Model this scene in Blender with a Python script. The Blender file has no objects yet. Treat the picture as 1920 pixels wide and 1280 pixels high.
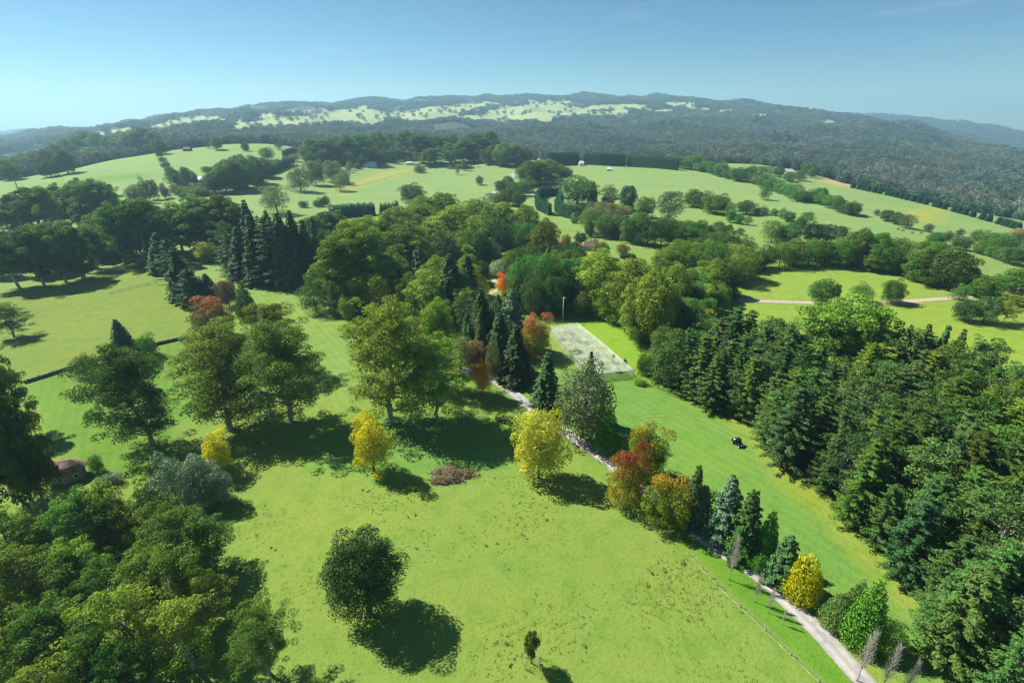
import bpy, math, random
import numpy as np
from mathutils import Vector
rng = np.random.default_rng(7)
random.seed(7)
SC = bpy.context.scene
COL = SC.collection
R = math.radians

# ---------------------------------------------------------------- camera
F, PITCH, CH = 950.0, R(24.1), 80.0          # focal length in photo pixels, pitch down, height over the paddock
cam_d = bpy.data.cameras.new('camera'); cam = bpy.data.objects.new('camera', cam_d); COL.objects.link(cam)
cam_d.sensor_width = 36.0; cam_d.lens = F / 1920 * 36.0
cam_d.clip_start = 0.5; cam_d.clip_end = 40000
cam.location = (0, 0, CH); cam.rotation_euler = (R(90) - PITCH, 0, 0)
SC.camera = cam
# ---------------------------------------------------------------- sky, sun, exposure
SUN_EL, SUN_AZ = R(47), R(-64)               # azimuth clockwise from +Y (the viewing direction)
world = bpy.data.worlds.new('World'); SC.world = world; world.use_nodes = True
wn = world.node_tree
sky = wn.nodes.new('ShaderNodeTexSky'); sky.sky_type = 'NISHITA'; sky.sun_disc = False
sky.sun_elevation = SUN_EL; sky.sun_rotation = SUN_AZ
sky.air_density = 1.0; sky.dust_density = 0.05; sky.ozone_density = 6.0; sky.altitude = 2000
bg = wn.nodes['Background']; bg.inputs[1].default_value = 0.053
_tint = wn.nodes.new('ShaderNodeMix'); _tint.data_type = 'RGBA'; _tint.blend_type = 'MULTIPLY'; _tint.inputs[0].default_value = 1.0
_tint.inputs[7].default_value = (0.80, 1.0, 0.90, 1)          # the clear cyan of this sky
wn.links.new(sky.outputs[0], _tint.inputs[6]); 
_tc = wn.nodes.new('ShaderNodeTexCoord'); _mp = wn.nodes.new('ShaderNodeMapping'); _mp.inputs['Scale'].default_value = (1.6, 2.2, 15.0); _mp.inputs['Rotation'].default_value = (0.0, 0.05, 0.6)
_cn = wn.nodes.new('ShaderNodeTexNoise'); _cn.inputs['Scale'].default_value = 2.2; _cn.inputs['Detail'].default_value = 7; _cn.inputs['Roughness'].default_value = 0.62
_cr = wn.nodes.new('ShaderNodeMapRange'); _cr.inputs[1].default_value = 0.60; _cr.inputs[2].default_value = 0.85; _cr.inputs[3].default_value = 0.0; _cr.inputs[4].default_value = 0.25
_cm = wn.nodes.new('ShaderNodeMix'); _cm.data_type = 'RGBA'; _cm.inputs[7].default_value = (7.5, 8.2, 8.6, 1)   # thin cirrus
wn.links.new(_tc.outputs['Generated'], _mp.inputs[0]); wn.links.new(_mp.outputs[0], _cn.inputs['Vector']); wn.links.new(_cn.outputs[0], _cr.inputs[0]); wn.links.new(_cr.outputs[0], _cm.inputs[0])
wn.links.new(_tint.outputs[2], _cm.inputs[6]); wn.links.new(_cm.outputs[2], bg.inputs[0])
sun_d = bpy.data.lights.new('sun', 'SUN'); sun = bpy.data.objects.new('sun', sun_d); COL.objects.link(sun)
sun_d.energy = 5.0; sun_d.angle = R(0.5); sun_d.color = (1.0, 0.94, 0.82)
sdir = Vector((math.sin(SUN_AZ) * math.cos(SUN_EL), math.cos(SUN_AZ) * math.cos(SUN_EL), math.sin(SUN_EL)))
sun.rotation_euler = sdir.to_track_quat('Z', 'Y').to_euler(); sun.location = sdir * 300
vs = SC.view_settings
vs.view_transform = 'Standard'; vs.look = 'None'; vs.gamma = 1.0; vs.use_curve_mapping = False
vs.exposure = 1.07
SC.render.engine = 'CYCLES'
cy = SC.cycles
cy.max_bounces = 5; cy.diffuse_bounces = 2; cy.glossy_bounces = 2; cy.transmission_bounces = 3
cy.transparent_max_bounces = 8; cy.volume_bounces = 0; cy.caustics_reflective = False; cy.caustics_refractive = False
cy.use_adaptive_sampling = True; cy.adaptive_threshold = 0.015
try:
    cy.use_denoising = True; cy.denoiser = 'OPENIMAGEDENOISE'
    cy.denoising_input_passes = 'RGB_ALBEDO_NORMAL'; cy.denoising_prefilter = 'ACCURATE'
except Exception:
    pass
cy.sample_clamp_indirect = 5.0
SC.render.film_transparent = False
cy.pixel_filter_type = 'BLACKMAN_HARRIS'; cy.filter_width = 1.3

# ---------------------------------------------------------------- pixels and terrain
CP, SP = math.cos(PITCH), math.sin(PITCH)
def project(x, y, z):
    z = z - CH
    f = np.maximum(y * CP - z * SP, 1e-3); u = y * SP + z * CP
    return 960 + F * x / f, 640 - F * u / f
def colz(xpx, r, ypx):                        # height that shows at ypx at range r in the column through xpx (near the horizon)
    az = math.atan((xpx - 960) / 1014.0); y = r * math.cos(az)
    k = (640 - ypx) / F
    return CH + y * (k * CP - SP) / (CP + k * SP)
# ranges and pixel heights of the ground along a few sight lines: near pastures, crest, dip behind it, far wooded hills
PROF = {
 -250: [(450, 'z', 0), (950, 350), (1250, 'z', -30), (1900, 335), (2800, 312), (4200, 292), (5600, 'z', -150), (7500, 'z', -150)],
 0:    [(450, 'z', 0), (950, 338), (1250, 'z', -32), (1900, 308), (2800, 286), (4200, 263), (5600, 'z', -90), (7500, 'z', -90)],
 240:  [(450, 'z', 0), (700, 'z', 2), (1050, 286), (1300, 296), (2000, 264), (3000, 249), (4200, 241), (5600, 'z', -40), (7500, 'z', -40)],
 480:  [(450, 'z', 0), (700, 'z', 5), (1150, 259), (1400, 268), (2000, 242), (3000, 218), (4500, 199), (6000, 'z', 0), (7500, 'z', 0)],
 720:  [(450, 'z', 0), (800, 330), (1000, 300), (1250, 308), (1700, 268), (2500, 238), (3600, 209), (5000, 188), (6300, 'z', 60), (7500, 'z', 60)],
 960:  [(450, 'z', 0), (800, 325), (1000, 294), (1300, 302), (1700, 268), (2500, 238), (3600, 209), (5300, 179), (6500, 'z', 60), (7500, 'z', 60)],
 1200: [(450, 'z', 0), (700, 'z', 0), (900, 309), (1200, 320), (1600, 282), (2500, 246), (3600, 214), (5300, 178), (6500, 'z', 60), (7500, 'z', 60)],
 1440: [(450, 'z', 0), (800, 340), (1000, 298), (1300, 314), (1700, 286), (2500, 259), (3600, 228), (5300, 197), (6500, 'z', 20), (7500, 'z', 20)],
 1680: [(450, 'z', -1), (850, 350), (1100, 368), (1500, 328), (2300, 282), (3300, 247), (4200, 226), (5600, 'z', -60), (6600, 232), (7600, 212)],
 1920: [(400, 'z', -2), (750, 402), (950, 425), (1300, 376), (2000, 333), (2800, 305), (3400, 297), (4600, 312), (6600, 268), (7600, 253)],
 2200: [(400, 'z', -6), (750, 440), (950, 460), (1300, 420), (2000, 380), (2800, 345), (3400, 338), (4600, 350), (6600, 305), (7600, 290)],
}
RG = np.exp(np.linspace(math.log(40), math.log(9500), 240)); LR = np.log(RG)
AZG = np.radians(np.linspace(-56, 56, 225))
def _grid():
    xs = sorted(PROF); azs = np.array([math.atan((x - 960) / 1014.0) for x in xs]); zz = []
    for x in xs:
        rr, hh = [40, 300], [0, 0]
        for e in PROF[x]:
            rr.append(e[0]); hh.append(e[2] if e[1] == 'z' else colz(x, e[0], e[1]))
        rr.append(9500); hh.append(hh[-1] - 40)
        zz.append(np.interp(LR, np.log(rr), hh))
    zz = np.array(zz); g = np.empty((len(AZG), len(RG)))
    for j in range(len(RG)): g[:, j] = np.interp(AZG, azs, zz[:, j])
    def blur(a, s, ax):
        k = np.exp(-0.5 * (np.arange(-3 * s, 3 * s + 1) / s) ** 2); k /= k.sum()
        p = [(0, 0), (0, 0)]; p[ax] = (3 * s, 3 * s)
        return np.apply_along_axis(lambda v: np.convolve(v, k, 'valid'), ax, np.pad(a, p, mode='edge'))
    return blur(blur(g, 6, 0), 2, 1)
ZG = _grid()
_wv = [(rng.uniform(0, 6.28), rng.uniform(0, 6.28), rng.uniform(0.6, 1.4)) for _ in range(14)]
def rough(x, y):
    s = np.zeros(np.shape(x))
    for i, (a, p, q) in enumerate(_wv):
        L = 260 * q * (1.0 if i % 2 else 1.9)
        s = s + np.sin((x * math.cos(a) + y * math.sin(a)) * 6.283 / L + p) * (L / 400)
    return s / 4.0
def tz(x, y):
    x = np.asarray(x, float); y = np.asarray(y, float)
    r = np.clip(np.hypot(x, y), 40, 9499); az = np.clip(np.arctan2(x, y), AZG[0], AZG[-1] - 1e-9)
    fi = (az - AZG[0]) / (AZG[1] - AZG[0]); fj = (np.log(r) - LR[0]) / (LR[1] - LR[0])
    i = np.clip(fi.astype(int), 0, len(AZG) - 2); j = np.clip(fj.astype(int), 0, len(RG) - 2)
    a = fi - i; b = fj - j
    z = (ZG[i, j] * (1 - a) * (1 - b) + ZG[i + 1, j] * a * (1 - b) + ZG[i, j + 1] * (1 - a) * b + ZG[i + 1, j + 1] * a * b)
    amp = np.clip((r - 120) / 500, 0, 1) * 0.9 + np.clip((r - 1150) / 1500, 0, 1) * 17.0
    und = 0.35 * (np.sin(x * 0.071 + y * 0.033) + np.sin(y * 0.083 - x * 0.027 + 1.3)) * np.clip((r - 20) / 60, 0, 1)
    return z + rough(x, y) * amp + und
_T = np.exp(np.linspace(math.log(25), math.log(9000), 5000))
def hit(px, py, h=0.0):                       # where the sight line through a pixel meets the ground (or h above it)
    dx, up = px - 960, 640 - py
    d = np.array([dx, F * CP + up * SP, -F * SP + up * CP]); hl = math.hypot(d[0], d[1])
    X, Y, Z = d[0] / hl * _T, d[1] / hl * _T, CH + d[2] / hl * _T
    g = Z - (tz(X, Y) + h); k = int(np.argmax(g <= 0))
    if g[k] > 0: k = len(_T) - 1
    if k == 0: t = _T[0]
    else: t = _T[k - 1] + (_T[k] - _T[k - 1]) * g[k - 1] / max(g[k - 1] - g[k], 1e-9)
    x, y = d[0] / hl * t, d[1] / hl * t
    return float(x), float(y), float(tz(x, y))
def inpoly(px, py, poly):
    px = np.asarray(px); py = np.asarray(py); ins = np.zeros(px.shape, bool)
    n = len(poly)
    for i in range(n):
        x1, y1 = poly[i]; x2, y2 = poly[(i + 1) % n]
        if y1 == y2: continue
        c = ((y1 > py) != (y2 > py)) & (px < (x2 - x1) * (py - y1) / (y2 - y1) + x1)
        ins ^= c
    return ins
def worldpoly(pp): return [hit(a, b)[:2] for a, b in pp]

# ---------------------------------------------------------------- mesh helpers
def mesh_np(name, V, faces, attr=None, mats=(), smooth=False, uniform=4):
    me = bpy.data.meshes.new(name)
    V = np.ascontiguousarray(V, np.float32); Fa = np.ascontiguousarray(faces, np.int32).reshape(-1, uniform)
    me.vertices.add(len(V)); me.vertices.foreach_set('co', V.ravel())
    me.loops.add(Fa.size); me.loops.foreach_set('vertex_index', Fa.ravel())
    me.polygons.add(len(Fa)); me.polygons.foreach_set('loop_start', np.arange(len(Fa), dtype=np.int32) * uniform)
    me.polygons.foreach_set('loop_total', np.full(len(Fa), uniform, np.int32))
    if smooth: me.polygons.foreach_set('use_smooth', np.ones(len(Fa), bool))
    if attr is not None:
        for an, A in attr.items():
            A = np.asarray(A, np.float32); A = np.concatenate([A, np.ones((len(A), 4 - A.shape[1]), np.float32)], 1) if A.shape[1] < 4 else A
            la = me.attributes.new(an, 'FLOAT_COLOR', 'POINT'); la.data.foreach_set('color', np.ascontiguousarray(A).ravel())
    me.update(calc_edges=True)
    for m in mats: me.materials.append(m)
    return me
class MB:                                     # collects boxes, tubes, prisms
    def __init__(s): s.v = []; s.f = []
    def add(s, v, f):
        o = len(s.v); s.v += [tuple(map(float, p)) for p in v]; s.f += [tuple(i + o for i in q) for q in f]; return s
    def box(s, c, d, rz=0.0, taper=1.0):
        x, y, z = d[0] / 2, d[1] / 2, d[2] / 2; ca, sa = math.cos(rz), math.sin(rz); v = []
        for k, t in ((-z, 1.0), (z, taper)):
            for a, b in ((-x, -y), (x, -y), (x, y), (-x, y)):
                a *= t; b *= t
                v.append((c[0] + a * ca - b * sa, c[1] + a * sa + b * ca, c[2] + k))
        return s.add(v, [(3, 2, 1, 0), (4, 5, 6, 7), (0, 1, 5, 4), (1, 2, 6, 5), (2, 3, 7, 6), (3, 0, 4, 7)])
    def tube(s, pts, rad, n=6, cap=True):
        pts = [np.array(p, float) for p in pts]; v = []; f = []
        if not hasattr(rad, '__len__'): rad = [rad] * len(pts)
        ref = np.array([0.31, 0.95, 0.02])
        for i, p in enumerate(pts):
            t = pts[min(i + 1, len(pts) - 1)] - pts[max(i - 1, 0)]; t = t / (np.linalg.norm(t) + 1e-9)
            a = np.cross(t, ref); la = np.linalg.norm(a)
            if la < 0.05: a = np.cross(t, [1, 0, 0]); la = np.linalg.norm(a)
            a /= la; b = np.cross(t, a)
            for k in range(n):
                w = 6.28318 * k / n; v.append(p + (a * math.cos(w) + b * math.sin(w)) * rad[i])
        for i in range(len(pts) - 1):
            for k in range(n):
                k2 = (k + 1) % n; f.append((i * n + k, i * n + k2, (i + 1) * n + k2, (i + 1) * n + k))
        if cap: f.append(tuple(range((len(pts) - 1) * n, len(pts) * n))); f.append(tuple(reversed(range(n))))
        return s.add(v, f)
    def mesh(s, name, mat, smooth=False):
        me = bpy.data.meshes.new(name); me.from_pydata(s.v, [], s.f); me.materials.append(mat)
        if smooth: me.polygons.foreach_set('use_smooth', [True] * len(me.polygons))
        me.update(); return me
    def build(s, name, mat, parent=None, smooth=False):
        return link(name, s.mesh(name, mat, smooth), parent)
def link(name, me, parent=None, loc=None):
    o = bpy.data.objects.new(name, me); COL.objects.link(o)
    if parent is not None: o.parent = parent
    if loc is not None: o.location = loc
    return o
def tag(o, label=None, cat=None, group=None, kind=None):
    if label: o['label'] = label
    if cat: o['category'] = cat
    if group: o['group'] = group
    if kind: o['kind'] = kind
    return o
def empty(name, loc, rz=0.0):
    o = link(name, None); o.location = loc; o.rotation_euler = (0, 0, rz); o.empty_display_size = 0.5; return o

# ---------------------------------------------------------------- materials
def newmat(name):
    m = bpy.data.materials.new(name); m.use_nodes = True; nt = m.node_tree
    return m, nt, nt.nodes['Principled BSDF'], nt.nodes['Material Output']
def setspec(b, v):
    for k in ('Specular IOR Level', 'Specular'):
        if k in b.inputs: b.inputs[k].default_value = v; return
def N(nt, t, **kw):
    n = nt.nodes.new(t)
    for k, v in kw.items(): setattr(n, k, v)
    return n
def mixc(nt, a, b, fac, blend='MIX'):
    m = N(nt, 'ShaderNodeMix', data_type='RGBA', blend_type=blend)
    for sock, v in ((m.inputs[0], fac), (m.inputs[6], a), (m.inputs[7], b)):
        if hasattr(v, 'links') or isinstance(v, bpy.types.NodeSocket): nt.links.new(v, sock)
        elif isinstance(v, (int, float)): sock.default_value = v
        else: sock.default_value = (*v, 1.0)
    return m.outputs[2]
def math_n(nt, op, a, b=0.0, c=None):
    m = N(nt, 'ShaderNodeMath', operation=op)
    for i, v in enumerate((a, b) if c is None else (a, b, c)):
        if isinstance(v, bpy.types.NodeSocket): nt.links.new(v, m.inputs[i])
        else: m.inputs[i].default_value = v
    return m.outputs[0]
def maprange(nt, v, a, b, c=0.0, d=1.0):
    m = N(nt, 'ShaderNodeMapRange'); nt.links.new(v, m.inputs[0])
    for i, q in enumerate((a, b, c, d)): m.inputs[i + 1].default_value = q
    return m.outputs[0]
def noise(nt, scale, detail=3.0, rough_=0.55, coord='Object'):
    tc = N(nt, 'ShaderNodeTexCoord'); n = N(nt, 'ShaderNodeTexNoise'); n.inputs['Scale'].default_value = scale
    n.inputs['Detail'].default_value = detail; n.inputs['Roughness'].default_value = rough_
    nt.links.new(tc.outputs[coord], n.inputs['Vector']); return n.outputs[0]
def plain(name, col, rough_=0.7, var=0.25, scale=1.5, spec=0.3, metal=0.0, bump=0.0):
    m, nt, b, o = newmat(name)
    n = noise(nt, scale, 4)
    lo = tuple(c * (1 - var) for c in col); hi = tuple(min(1, c * (1 + var)) for c in col)
    nt.links.new(mixc(nt, lo, hi, maprange(nt, n, 0.3, 0.7)), b.inputs['Base Color'])
    b.inputs['Roughness'].default_value = rough_; b.inputs['Metallic'].default_value = metal; setspec(b, spec)
    if bump:
        bp = N(nt, 'ShaderNodeBump'); bp.inputs['Strength'].default_value = bump; bp.inputs['Distance'].default_value = 0.05
        nt.links.new(n, bp.inputs['Height']); nt.links.new(bp.outputs[0], b.inputs['Normal'])
    return m
def foliage(name, A, B, C=None, crange=(0.45, 0.75), trans=0.3, hue=0.03, val=0.35, gain=1.75, spec=0.1, patchy=False):
    A, B = [tuple(min(0.8, x * gain) for x in q) for q in (A, B)]; C = C and tuple(min(0.85, x * gain) for x in C)
    m, nt, b, o = newmat(name)
    at = N(nt, 'ShaderNodeAttribute', attribute_name='lv'); sp = N(nt, 'ShaderNodeSeparateColor'); nt.links.new(at.outputs['Color'], sp.inputs[0])
    oi = N(nt, 'ShaderNodeObjectInfo')
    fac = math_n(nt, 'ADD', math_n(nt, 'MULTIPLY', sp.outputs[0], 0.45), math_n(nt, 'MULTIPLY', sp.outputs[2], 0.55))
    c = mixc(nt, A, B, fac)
    if C is not None:
        g = math_n(nt, 'ADD', sp.outputs[1], math_n(nt, 'MULTIPLY', math_n(nt, 'SUBTRACT', sp.outputs[2], 0.5), 0.45))
        g = math_n(nt, 'ADD', g, math_n(nt, 'MULTIPLY', math_n(nt, 'SUBTRACT', sp.outputs[0], 0.5), 0.25))
        c = mixc(nt, c, C, maprange(nt, g, *crange))
    hs = N(nt, 'ShaderNodeHueSaturation'); nt.links.new(c, hs.inputs['Color'])
    nt.links.new(maprange(nt, oi.outputs['Random'], 0, 1, 0.5 - hue, 0.5 + hue * 0.6), hs.inputs['Hue'])
    nt.links.new(maprange(nt, math_n(nt, 'FRACT', math_n(nt, 'MULTIPLY', oi.outputs['Random'], 7.31)), 0, 1, 1 - val, 1 + val), hs.inputs['Value'])
    if patchy:                                # stands of lighter and darker trees over the hills
        pn = N(nt, 'ShaderNodeTexNoise'); pn.inputs['Scale'].default_value = 0.0045; pn.inputs['Detail'].default_value = 4; nt.links.new(oi.outputs['Location'], pn.inputs['Vector'])
        nt.links.new(mixc(nt, mixc(nt, c, (0.55, 0.78, 0.80), 1.0, 'MULTIPLY'), mixc(nt, c, (1.15, 1.08, 1.05), 1.0, 'MULTIPLY'), maprange(nt, pn.outputs[0], 0.38, 0.6)), hs.inputs['Color'])
    nt.links.new(hs.outputs[0], b.inputs['Base Color']); b.inputs['Roughness'].default_value = 0.6; setspec(b, spec)
    t = N(nt, 'ShaderNodeBsdfTranslucent'); nt.links.new(mixc(nt, hs.outputs[0], (1.0, 1.0, 0.35), 1.0, 'MULTIPLY'), t.inputs['Color'])
    mx = N(nt, 'ShaderNodeMixShader'); mx.inputs[0].default_value = trans
    nt.links.new(b.outputs[0], mx.inputs[1]); nt.links.new(t.outputs[0], mx.inputs[2]); nt.links.new(mx.outputs[0], o.inputs['Surface'])
    return m
FM = {
 'euc':   foliage('eucalypt leaves', (0.050, 0.100, 0.013), (0.160, 0.232, 0.030), trans=0.36),
 'eucdark': foliage('dark eucalypt leaves', (0.024, 0.068, 0.012), (0.088, 0.160, 0.024), trans=0.36),
 'eucbright': foliage('bright eucalypt leaves', (0.055, 0.115, 0.014), (0.160, 0.245, 0.032), trans=0.36),
 'broad': foliage('broadleaf leaves', (0.022, 0.066, 0.014), (0.070, 0.150, 0.026)),
 'mag':   foliage('glossy dark leaves', (0.014, 0.042, 0.011), (0.058, 0.098, 0.026), trans=0.15, val=0.15),
 'grey':  foliage('grey green leaves', (0.050, 0.090, 0.038), (0.125, 0.170, 0.085), val=0.2),
 'silver': foliage('silvery leaves', (0.06, 0.105, 0.058), (0.21, 0.27, 0.19), val=0.15, trans=0.1),
 'pale':  foliage('pale grey green leaves', (0.14, 0.20, 0.11), (0.24, 0.30, 0.19), val=0.15),
 'conifer': foliage('dark conifer needles', (0.013, 0.042, 0.014), (0.042, 0.090, 0.026), trans=0.08, val=0.3),
 'pine':  foliage('pine needles', (0.020, 0.058, 0.014), (0.068, 0.135, 0.026), trans=0.12, val=0.28),
 'bluegreen': foliage('blue green needles', (0.03, 0.075, 0.040), (0.085, 0.145, 0.080), trans=0.08, val=0.15),
 'cypress': foliage('bright cypress leaves', (0.035, 0.115, 0.012), (0.085, 0.215, 0.02), trans=0.15, val=0.15),
 'cypdark': foliage('dark cypress leaves', (0.01, 0.045, 0.022), (0.02, 0.075, 0.034), trans=0.08, val=0.15),
 'gold':  foliage('golden cypress leaves', (0.14, 0.18, 0.004), (0.46, 0.39, 0.010), val=0.08, hue=0.01, trans=0.42),
 'yellow': foliage('yellow autumn leaves', (0.22, 0.235, 0.010), (0.50, 0.43, 0.026), val=0.1, hue=0.015, trans=0.42),
 'ygreen': foliage('yellow green autumn leaves', (0.18, 0.23, 0.020), (0.42, 0.415, 0.06), val=0.08, hue=0.01, trans=0.42),
 'red':   foliage('red topped maple leaves', (0.09, 0.13, 0.012), (0.26, 0.21, 0.02), (0.16, 0.036, 0.020), (0.66, 0.98), val=0.08, hue=0.01, trans=0.42),
 'pinkred': foliage('pink topped maple leaves', (0.11, 0.15, 0.03), (0.30, 0.28, 0.05), (0.27, 0.095, 0.05), (0.55, 0.95), val=0.05, hue=0.01, trans=0.42),
 'redgreen': foliage('pink topped green leaves', (0.03, 0.065, 0.022), (0.09, 0.10, 0.03), (0.21, 0.10, 0.045), (0.6, 1.0), val=0.05, hue=0.01, trans=0.42),
 'orange': foliage('orange autumn leaves', (0.36, 0.20, 0.015), (0.58, 0.30, 0.02), (0.42, 0.10, 0.028), (0.5, 0.95), val=0.08, hue=0.01, trans=0.42),
 'orangegreen': foliage('orange tipped green leaves', (0.06, 0.11, 0.012), (0.16, 0.20, 0.02), (0.32, 0.17, 0.016), (0.78, 1.2), val=0.08, hue=0.01, trans=0.42),
 'purple': foliage('purple brown leaves', (0.05, 0.035, 0.03), (0.11, 0.085, 0.05), val=0.15),
 'rust':  foliage('rusty brown leaves', (0.13, 0.09, 0.05), (0.28, 0.18, 0.11), val=0.2),
 'olive': foliage('olive shrub leaves', (0.07, 0.09, 0.03), (0.14, 0.15, 0.06), val=0.3),
 'forest': foliage('forest canopy', (0.044, 0.066, 0.046), (0.092, 0.114, 0.080), val=0.4, hue=0.05, trans=0.1, patchy=True),
}
BARK = {'pale': plain('pale eucalypt bark', (0.33, 0.29, 0.24), 0.85, 0.3, 2.0), 'brown': plain('brown bark', (0.10, 0.075, 0.055), 0.9, 0.35, 3.0),
        'grey': plain('grey bark', (0.36, 0.33, 0.29), 0.85, 0.25, 3.0)}

# ---------------------------------------------------------------- ground
def smooth_poly(px, py, poly): return inpoly(px, py, poly)
FAR_FIELDS = [
 [(285, 238), (330, 224), (408, 219), (420, 230), (340, 240), (295, 247)],
 [(450, 230), (520, 220), (600, 214), (700, 211), (752, 219), (700, 229), (520, 239), (462, 241)],
 [(740, 212), (800, 200), (900, 196), (908, 203), (850, 210), (800, 219), (746, 218)],
 [(850, 223), (930, 206), (1010, 197), (1050, 198), (1105, 213), (1030, 223), (900, 227)],
 [(1088, 204), (1130, 195), (1205, 197), (1198, 207), (1112, 207)],
 [(150, 252), (235, 240), (265, 249), (200, 259), (160, 258)],
 [(0, 294), (50, 286), (62, 295), (0, 306)],
 [(1545, 280), (1612, 280), (1618, 288), (1555, 287)],
 [(645, 204), (680, 198), (702, 201), (660, 208)],
 [(1245, 193), (1300, 192), (1305, 200), (1255, 200)],
 [(1528, 229), (1560, 224), (1572, 233), (1545, 236)],
 [(1340, 206), (1375, 204), (1378, 210), (1345, 212)], [(965, 190), (1000, 188), (1004, 193), (970, 194)], [(560, 207), (600, 203), (606, 208), (566, 211)],
 [(840, 195), (880, 192), (884, 196), (846, 199)], [(1400, 214), (1440, 213), (1443, 218), (1404, 219)], [(420, 225), (448, 221), (450, 227), (424, 230)],
 [(470, 216), (540, 207), (556, 211), (500, 219), (474, 221)], [(610, 209), (640, 205), (700, 204), (704, 207), (620, 212)], [(755, 222), (850, 214), (858, 220), (800, 229), (762, 230)],
 [(1110, 212), (1170, 208), (1180, 214), (1120, 219)], [(1215, 206), (1260, 204), (1266, 210), (1224, 212)], [(1020, 189), (1060, 187), (1066, 190), (1026, 193)], [(330, 250), (400, 243), (410, 249), (340, 256)],
 [(90, 268), (140, 262), (146, 268), (96, 274)], [(640, 222), (720, 231), (700, 238), (630, 234)], [(900, 190), (960, 196), (948, 200), (905, 194)], [(1290, 202), (1330, 200), (1336, 205), (1296, 207)],
 [(1700, 238), (1730, 243), (1728, 247), (1700, 243)], [(1130, 222), (1160, 221), (1163, 226), (1134, 227)], [(205, 262), (270, 254), (276, 260), (212, 268)],
]
FAR_FIELDS = [[(sum(q[0] for q in p) / len(p) + (a - sum(q[0] for q in p) / len(p)) * 1.12, sum(q[1] for q in p) / len(p) + 1.5 + (b - sum(q[1] for q in p) / len(p)) * 1.28) for a, b in p] for p in FAR_FIELDS]
DRY, LUSH, BARE = (0.18, 0.20, 0.04), (0.090, 0.200, 0.022), (0.36, 0.27, 0.165)
BASEG, LAWN, OLIVE, FARG = (0.146, 0.222, 0.044), (0.112, 0.220, 0.046), (0.134, 0.196, 0.038), (0.164, 0.255, 0.092)
ZONES = [  # pixel outlines on the ground and the grass colour there, later ones over earlier ones
 ([(1290, 1035), (1240, 960), (1140, 880), (1000, 790), (1060, 820), (1280, 970), (1440, 1090), (1600, 1260), (1700, 1400), (1650, 1400), (1545, 1290), (1420, 1160)], LUSH),
 ([(930, 715), (1000, 700), (1160, 690), (1230, 700), (1330, 760), (1480, 880), (1620, 1010), (1700, 1130), (1800, 1300), (1720, 1300), (1450, 1085), (1290, 970), (1150, 860), (1020, 775)], LAWN),
 ([(1340, 765), (1400, 800), (1500, 890), (1640, 1030), (1720, 1130), (1700, 1150), (1610, 1060), (1480, 920), (1380, 810)], (0.185, 0.245, 0.040)),
 ([(-60, 560), (0, 545), (150, 525), (290, 490), (330, 560), (372, 600), (345, 636), (50, 716), (-100, 760)], OLIVE),
 ([(50, 718), (345, 638), (400, 640), (480, 700), (330, 800), (280, 900), (170, 905), (100, 830)], (0.105, 0.200, 0.030)),
 ([(400, 490), (470, 480), (520, 525), (620, 560), (680, 640), (690, 760), (600, 770), (450, 680), (430, 600)], (0.150, 0.235, 0.055)),
 ([(700, 770), (960, 770), (1060, 830), (1000, 880), (700, 900), (560, 880), (560, 800)], LAWN),
 ([(1050, 580), (1140, 570), (1260, 660), (1240, 700), (1150, 690), (1090, 620)], (0.149, 0.267, 0.030)),
 ([(1400, 490), (1540, 486), (1700, 520), (1880, 550), (1400, 568), (1370, 555)], (0.168, 0.258, 0.046)),
 ([(1370, 570), (1920, 560), (2000, 700), (1850, 690), (1560, 610), (1400, 590)], (0.168, 0.253, 0.038)),
 ([(1530, 338), (1570, 329), (1604, 331), (1690, 351), (1650, 356), (1600, 353), (1560, 346)], BARE),
 ([(1690, 395), (1760, 385), (1780, 405), (1740, 420), (1690, 412)], (0.235, 0.276, 0.067)),
 ([(620, 360), (700, 325), (770, 312), (775, 322), (700, 342), (640, 366)], (0.243, 0.276, 0.076)),
 ([(60, 350), (170, 330), (260, 322), (300, 330), (200, 345), (60, 372)], (0.118, 0.226, 0.050)),
]
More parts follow.
